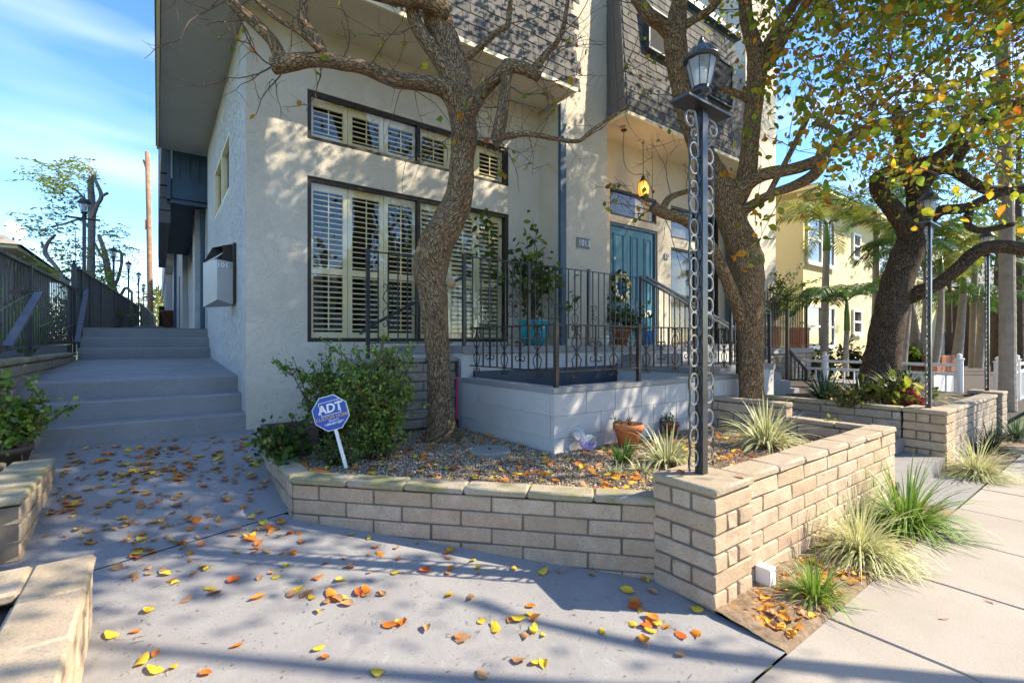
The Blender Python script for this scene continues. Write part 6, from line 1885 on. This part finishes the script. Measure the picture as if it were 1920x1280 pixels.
# palms
def frond(m, base, d, L, rg, n=38, lw=.034, ll=.46, sag=.9):
    p = Vector(base); d = Vector(d).normalized(); pts = [p.copy()]
    for k in range(10):
        d = (d + Vector((0, 0, -.10 * sag * (k * .28 + .3)))).normalized(); p = p + d * L / 10; pts.append(p.copy())
    m.tube(pts, [.013 * (1 - .8 * i / 10) for i in range(11)], 4, False, 0, False)
    for i in range(n):
        t = .12 + .88 * i / n; f = t * 10; k = min(int(f), 9)
        q = pts[k].lerp(pts[k + 1], f - k); tn = (pts[k + 1] - pts[k]).normalized()
        s = tn.cross(Vector((0, 0, 1)));
        if s.length < .05: s = Vector((1, 0, 0))
        s.normalize(); l = ll * (.35 + .65 * math.sin(math.pi * min(1, t * .85 + .12)))
        for sg_ in (-1, 1):
            e = (tn * .75 + s * sg_ * .9 + Vector((0, 0, rg.uniform(-.25, .1)))).normalized()
            mid = q + e * l * .5; tip = q + (e * .95 + Vector((0, 0, -.28))).normalized() * l
            wv = tn * lw * .5
            m.add([q - wv * .6, q + wv * .6, mid + wv, mid - wv, tip], [(0, 1, 2, 3), (3, 2, 4)], [(.1, .5), (.9, .5), (.9, .7), (.1, .7), (.5, 1)])
def palm(label, pts, Z, L=1.5, nf=9, mat='palm_green', seed=0, shaft=True, crown=True, ll=.42):
    rg = random.Random(seed)
    ws = [(P(px, py, Z), r * .84 * Z / 895) for px, py, r in pts]
    t = thing('palm_tree', label, 'palm', (ws[0][0].x, ws[0][0].y, .3))
    sm = catmull(ws, 14); m = MB(); k = [0]
    m.tube([p for p, r in sm], [r * (1.0 + (.022 if i % 2 else -.008)) for i, (p, r) in enumerate(sm)], 14, True, 0); m.build('trunk', 'palm_trunk', t)
    top, r = ws[-1]
    if shaft:
        m = MB(); m.tube([top, top + Vector((0, 0, .35)), top + Vector((0, 0, .7))], [r * 1.25, r * 1.05, r * .5], 12, True, 0); m.build('crown_shaft', 'palm_shaft', t, True); top = top + Vector((0, 0, .62))
    if crown:
        for i in range(nf + 1):
            m = MB(); a = i * 2.399 + rg.uniform(-.3, .3); e = rg.uniform(.15, 1.1)
            frond(m, top, (math.cos(a), math.sin(a), e), L * rg.uniform(.8, 1.15), rg, ll=ll); m.build('frond', mat, t)
    settle_world(t)
palm('slender ringed palm in front of the yellow house corner windows', [(1546, 720, 9), (1546, 640, 8), (1547, 560, 7.5), (1550, 470, 6.5)], 11.5, 1.7, 9, 'palm_yellow', 1)
palm('short young palm with arching fronds left of the dark tree', [(1585, 705, 7), (1586, 660, 5.5), (1588, 620, 5)], 10, 1.35, 9, 'palm_green', 2)
palm('palm rising behind the kinked fork of the dark tree', [(1632, 700, 7), (1640, 600, 6), (1642, 500, 6), (1643, 440, 5.5)], 12, 1.7, 8, 'palm_green', 3)
palm('leaning grey palm trunk just right of the dark tree', [(1690, 705, 9), (1696, 640, 8), (1703, 580, 6), (1708, 520, 5)], 11, 1.5, 8, 'palm_green', 4)
palm('thick based palm trunk left of the second lamp post', [(1722, 705, 14), (1716, 640, 11), (1708, 580, 8), (1704, 500, 6)], 11.6, 1.5, 7, 'palm_green', 5)
palm('straight palm trunk beside the second lamp post', [(1733, 700, 10), (1735, 640, 9), (1737, 580, 7), (1738, 500, 6)], 11.3, 1.4, 7, 'palm_yellow', 6)
palm('curved palm trunk just right of the second lamp post', [(1752, 690, 7), (1758, 650, 7), (1763, 600, 6.5), (1765, 540, 5)], 10.6, 1.3, 8, 'palm_yellow', 7)
palm('leaning brown palm trunk between the lamp posts', [(1790, 700, 11), (1797, 650, 9), (1802, 600, 7.5), (1806, 550, 6)], 12, 1.7, 10, 'palm_green', 8)
palm('drooping palm with a skirt of long dark fronds before the far lamp', [(1835, 690, 8), (1842, 600, 8), (1846, 555, 8)], 12.5, 2.0, 16, 'palm_green', 9, False)
palm('yellow green palm crown over the far lamp', [(1822, 690, 6), (1826, 560, 6), (1828, 500, 6)], 13, 1.8, 10, 'palm_yellow', 10)
palm('large smooth grey palm trunk at the right edge', [(1889, 770, 16), (1889, 700, 14.5), (1889, 600, 14), (1888, 500, 13.5), (1887, 400, 13), (1884, 250, 12.5), (1880, 100, 12), (1876, -60, 11)], 8.6, 2.4, 14, 'palm_green', 11, True, ll=.6)
# wood of leafy trees far behind on the right
for i, (px, py, Z, rad) in enumerate([(1870, 430, 20, 2.2), (1780, 470, 26, 2.0), (1910, 250, 18, 2.4), (1690, 330, 26, 1.5)]):
    t = thing('tree', ['loose grey green tree behind the far lamp', 'olive tree behind the yellow houses', 'tall grey green tree at the upper right edge', 'small tree above the yellow house roof'][i], 'tree', P(px, 640, Z)); t.location.z = 0
    c = P(px, py, Z); m = MB(); m.tube([t.location, c], [.2, .06], 8, True, .05); m.build('trunk', 'bark_dark', t)
    n = 1300; q = RNG.normal(size=(n, 3)) * rad * .5 + np.array(c)
    link('crown', leaves_mesh('crown', q, RNG.uniform(.16, .34, n), pick_cols(n, [(.09, .13, .05), (.14, .17, .06), (.20, .22, .05)], (3, 2, 1)), 'leaf', aspect=.35, droop=-.5), t)
    settle_world(t)

# across the street (behind the photographer, seen in the window reflections)
for i, (x, y, h, r_) in enumerate([(-6, -17, 7, 2.6), (4, -19, 9, 3.0), (13, -16, 8, 2.8), (22, -20, 9, 3.2), (-15, -20, 8, 3)]):
    t = thing('tree', ['dark street tree opposite, left of the white house', 'tall dark tree opposite the townhouses', 'broad tree opposite, right of the white house', 'tree opposite far to the right', 'tree opposite far to the left'][i], 'tree', (x, y, 0))
    m = MB(); m.tube([(0, 0, 0), (.2, .1, h * .6), (.1, .2, h * .9)], [.25, .18, .06], 8, True, .08); m.build('trunk', 'bark_dark', t)
    n = 2200; q = RNG.normal(size=(n, 3)) * np.array([r_ * .5, r_ * .5, r_ * .42]) + np.array((0, 0, h * .75))
    link('crown', leaves_mesh('crown', q, RNG.uniform(.18, .36, n), pick_cols(n, GR, (3, 2, 1, 3)), 'leaf'), t)
for i, (x0, x1) in enumerate(((-4, 6), (9, 19))):
    o = thing('house', ['white two storey house across the street', 'second pale house across the street'][i], 'house')
    m = MB(); m.box(x0, x1, -34, -24, 0, 5.6); m.build('wall', 'white_house_paint', o)
    m = MB(); m.add([(x0 - .5, -34.5, 5.6), (x1 + .5, -34.5, 5.6), (x1 + .5, -23.5, 5.6), (x0 - .5, -23.5, 5.6), (x0 + 3, -29, 7.6), (x1 - 3, -29, 7.6)], [(0, 1, 5, 4), (1, 2, 5), (2, 3, 4, 5), (3, 0, 4)]); m.build('roof', 'roof_shingle_far', o)
    for k in range(3):
        for z in (1.0, 3.6):
            m = MB(); xa = x0 + 1.2 + k * 3; m.box(xa, xa + 1.4, -23.995, -23.95, z, z + 1.3); m.build('window', 'dark_room', o)

# ================================================================== FALLEN LEAVES
def fallen_mesh(mat, seed):
    rg = random.Random(seed)
    m = MB(); nx, ny = 6, 8
    cx = rg.choice((-1, 1)) * rg.uniform(.8, 4.5); cy = rg.uniform(-1.6, 2.6); tw = rg.uniform(-1.1, 1.1)
    L = 1.0; vs = []
    for j in range(ny + 1):
        t = j / ny
        w = .80 * max(t, .004) ** .45 * (1 - t) ** .78 + .004
        for i in range(nx + 1):
            s = (i / nx - .5) * 2
            jag = 1 + (.05 * math.sin(j * 4.1 + seed) if abs(s) == 1 else 0)
            x = s * w * jag; y = t * L - .5
            z = .34 * cx * x * x + .16 * cy * (y * y) + tw * x * y * .5 + .03 * abs(s) + .015 * math.sin(9 * y + seed) * abs(s)
            vs.append((x, y, z))
    zm = min(v[2] for v in vs)
    vs = [(x, y, z - zm + .012) for x, y, z in vs]
    fs = []
    for j in range(ny):
        for i in range(nx):
            a = j * (nx + 1) + i; fs.append((a, a + 1, a + nx + 2, a + nx + 1))
    m.add(vs, fs)
    b = vs[nx // 2]
    m.tube([b, (b[0] + rg.uniform(-.1, .1), b[1] - .25, max(.02, b[2] + rg.uniform(0, .2))), (b[0] + rg.uniform(-.25, .25), b[1] - .5, rg.uniform(.02, .25))], .012, 4, False, 0, False)
    return m.mesh('fallen_leaf', mat, True)
FM = {k: [fallen_mesh('fallen_' + k, s + 10 * i) for s in range(10)] for i, k in enumerate(('yellow', 'orange', 'brown'))}
rg = random.Random(77)
spots = []
def walk_hit(px, py):
    lo, hi = .5, 12
    for _ in range(30):
        Z = (lo + hi) / 2; q = P(px, py, Z)
        if q.z > gz(q.y): lo = Z
        else: hi = Z
    return Vector((q.x, q.y, gz(q.y)))
def ok_walk(q): return 1.05 < q.y < 5.42 and q.x < (.70 if q.y > 3.6 else min(4.26 - q.y, 2.36)) and q.x > (-.58 if q.y > 3.6 else -.22)
def fill(n, x0, x1, y0, y1, clus=0, dens=None):
    k = 0; tries = 0
    while k < n and tries < n * 40:
        tries += 1
        px, py = rg.uniform(x0, x1), rg.uniform(y0, y1)
        q = walk_hit(px, py)
        if ok_walk(q):
            spots.append(q); k += 1
            for _ in range(clus if rg.random() < .35 else 0):
                s = q + Vector((rg.gauss(0, .07), rg.gauss(0, .07), 0)); s.z = gz(s.y)
                if ok_walk(s) and k < n: spots.append(s); k += 1
fill(62, 100, 330, 835, 900, 2); fill(40, 90, 330, 895, 1000, 3); fill(26, 330, 520, 845, 930, 2)
fill(22, 330, 540, 900, 1000, 3); fill(18, 160, 400, 1000, 1090, 3); fill(30, 400, 900, 1000, 1130, 2); fill(34, 180, 1000, 1090, 1275, 1)
fill(26, 900, 1480, 1060, 1270, 2); fill(8, 1180, 1360, 1040, 1150, 1); fill(16, 250, 480, 815, 860, 1)
rg2 = random.Random(5)
CN = {'yellow': 'yellow', 'orange': 'orange red', 'brown': 'dry brown'}
def zone(q):
    px = 960 + 895 * (q.x * FY - q.y * FX) / depth(q.x, q.y); py = 640 + 895 * (E - q.z) / depth(q.x, q.y)
    if py < 862: return 'at the foot of the lowest step'
    if py < 925: return 'on the walkway just below the steps' if px < 330 else 'on the walkway beside the wooden planter box'
    if py < 1010: return 'beside the low mossy wall on the left' if px < 300 else 'on the walkway by the planter wall corner'
    if py < 1100: return 'on the walkway near the left planter walls' if px < 420 else 'in the sunny patch along the long planter wall'
    if px > 1150: return 'in the shade at the foot of the lamp pillar' if py < 1160 else 'in the sun below the lamp pillar'
    if py < 1180: return 'in the middle of the sunny walkway'
    return 'at the bottom left of the walkway' if px < 600 else 'at the bottom middle of the walkway'
spots = spots[:298]
for i, q in enumerate(spots):
    far = q.y > 3.4
    k = rg2.choices(['yellow', 'orange', 'brown'], (2.4, 3.4, 4.5) if far else (5, 4.4, 1.8))[0]
    s = rg2.uniform(.042, .085)
    o = link('fallen_leaf', rg2.choice(FM[k]), None, (q.x, q.y, q.z + .003 + (i % 5) * .0012), (R(rg2.gauss(0, 7)) + math.atan(.14), R(rg2.gauss(0, 7)), rg2.uniform(0, 6.28)), (s * rg2.uniform(.8, 1.1), s, s))
    zz = zone(q); tag(o, CN[k] + ' fallen leaf ' + zz, 'leaf', CN[k] + ' leaves ' + zz)
# loose litter in the beds and on the earth: too many to count
def litter(name, label, pts, mats, size=(.04, .075)):
    m = MB(); m_mats = ['fallen_yellow', 'fallen_orange', 'fallen_brown']
    for (x, y, z) in pts:
        k = rg2.choices([0, 1, 2], mats)[0]; me = rg2.choice(FM[('yellow', 'orange', 'brown')[k]])
        s = rg2.uniform(*size); M = Matrix.Translation((x, y, z + .004)) @ Matrix.Rotation(rg2.uniform(0, 6.28), 4, 'Z') @ Matrix.Rotation(rg2.gauss(0, .25), 4, 'X') @ Matrix.Rotation(rg2.gauss(0, .25), 4, 'Y') @ Matrix.Scale(s, 4)
        m.cur = k
        m.add([M @ v.co for v in me.vertices], [tuple(p.vertices) for p in me.polygons])
    o = m.build(name, m_mats, None, True); return tag(o, label, 'leaf litter', kind='stuff')
pts = []
while len(pts) < 520:
    x, y = rg2.uniform(.9, 5.3), rg2.uniform(1.6, 4.7)
    if in_poly(x, y, gp) and not in_well(x, y) and rg2.random() < (1 if y < 3 and x < 4 else .55): pts.append((x, y, GB + .008))
litter('leaf_litter', 'scattered yellow and orange leaves over the gravel bed', pts, (3, 4, 2))
pts = [(2.45 + abs(rg2.gauss(0, 1.2)), rg2.uniform(1.06, 1.38), .015) for _ in range(260)]
pts = [p for p in pts if p[0] < 5.4]
litter('leaf_litter', 'fallen leaves on the bare earth strip beside the pavement', pts, (1.5, 2.5, 6), (.03, .065))
pts = []
for (n_, x0, x1, y0, y1) in ((110, 95, 470, 825, 900), (90, 80, 540, 890, 1010), (40, 160, 560, 1000, 1090), (26, 550, 1220, 1000, 1090)):
    k = 0
    while k < n_:
        q = walk_hit(rg2.uniform(x0, x1), rg2.uniform(y0, y1)); k += 1
        if ok_walk(q): pts.append((q.x, q.y, q.z + .003))
litter('leaf_litter', 'small crumpled leaves thickly scattered over the upper walkway', pts, (2, 3, 5), (.025, .06))
pts = [(rg2.uniform(7.4, 10.3), rg2.uniform(1.8, 4.2), .62) for _ in range(60)]
litter('leaf_litter', 'fallen leaves in the planter beyond the second lamp post', pts, (3, 3, 2))
pts = [(rg2.uniform(2.9, 6), rg2.uniform(4.78, 5.0), 1.402) for _ in range(26)]
litter('leaf_litter', 'fallen leaves along the porch edge', pts, (3, 4, 1))
for i, (px, py, l) in enumerate([(1388, 893, 'single brown leaf on the pillar cap beside the lamp foot'), (1005, 885, 'single orange leaf on the mossy wall cap'), (1185, 905, 'yellow leaf on the mossy wall cap by the pillar'), (1278, 885, 'orange leaf on the back of the pillar cap')]):
    q = on_z(px, py, PT + .004 if i in (0, 3) else WT + .004)
    o = link('fallen_leaf', FM[('brown', 'orange', 'yellow', 'orange')[i]][i], None, q, (0, 0, i), (.05, .07, .06)); tag(o, l, 'leaf')
for i, (px, py, l) in enumerate([(1855, 1128, 'dark curled seed pod on the pavement at the right edge'), (1690, 985, 'dark curled leaf at the pavement joint by the tall grass'), (1770, 1160, 'small dark leaf on the pavement in the lower right')]):
    q = on_z(px, py, .003); o = link('fallen_leaf', FM['brown'][i], None, q, (0, 0, i * 2), (.02, .05, .04)); tag(o, l, 'leaf')

m = MB()
for i in range(620):
    px, py = rg2.uniform(60, 1480), 830 + 450 * rg2.random() ** 1.5
    q = walk_hit(px, py)
    if not ok_walk(q): continue
    a = rg2.uniform(0, 3.14); L = rg2.choice((.004, .005, .007, .012, .03)) * rg2.uniform(.6, 1.2); w_ = .0022 if L < .015 else .0006
    d = Vector((math.cos(a), math.sin(a), 0)); n_ = Vector((-d.y, d.x, 0))
    zz = q.z + .0045 + .004 * noise.noise(Vector((q.x * .9, q.y * .9, 3)))
    b = Vector((q.x, q.y, zz))
    m.add([b - d * L, b + n_ * w_, b + d * L, b - n_ * w_, b + Vector((0, 0, .003))], [(0, 1, 4), (1, 2, 4), (2, 3, 4), (3, 0, 4)])
tag(m.build('leaf_debris', 'brown_wood'), 'tiny brown leaf crumbs, stalks and grit on the walkway', 'debris', kind='stuff')

# every thing modelled in place gets its Empty moved to its own base
for o in list(COL.objects):
    if o.parent is None and o.type == 'EMPTY' and tuple(o.location) == (0, 0, 0) and o.children:
        lo = Vector((1e9,) * 3); hi = Vector((-1e9,) * 3)
        for ch in o.children:
            M = Matrix.LocRotScale(ch.location, ch.rotation_euler, ch.scale)
            if ch.type != 'MESH' or not ch.data.vertices: continue
            for v in list(ch.data.vertices)[::max(1, len(ch.data.vertices) // 60)]:
                q = M @ v.co
                lo = Vector(map(min, lo, q)); hi = Vector(map(max, hi, q))
        b = Vector(((lo.x + hi.x) / 2, (lo.y + hi.y) / 2, lo.z))
        o.location = b
        for ch in o.children: ch.location = Vector(ch.location) - b
for o in COL.objects:
    if o.parent is not None and o.name.split('.')[0] in ('twigs', 'stems'): o['kind'] = 'stuff'
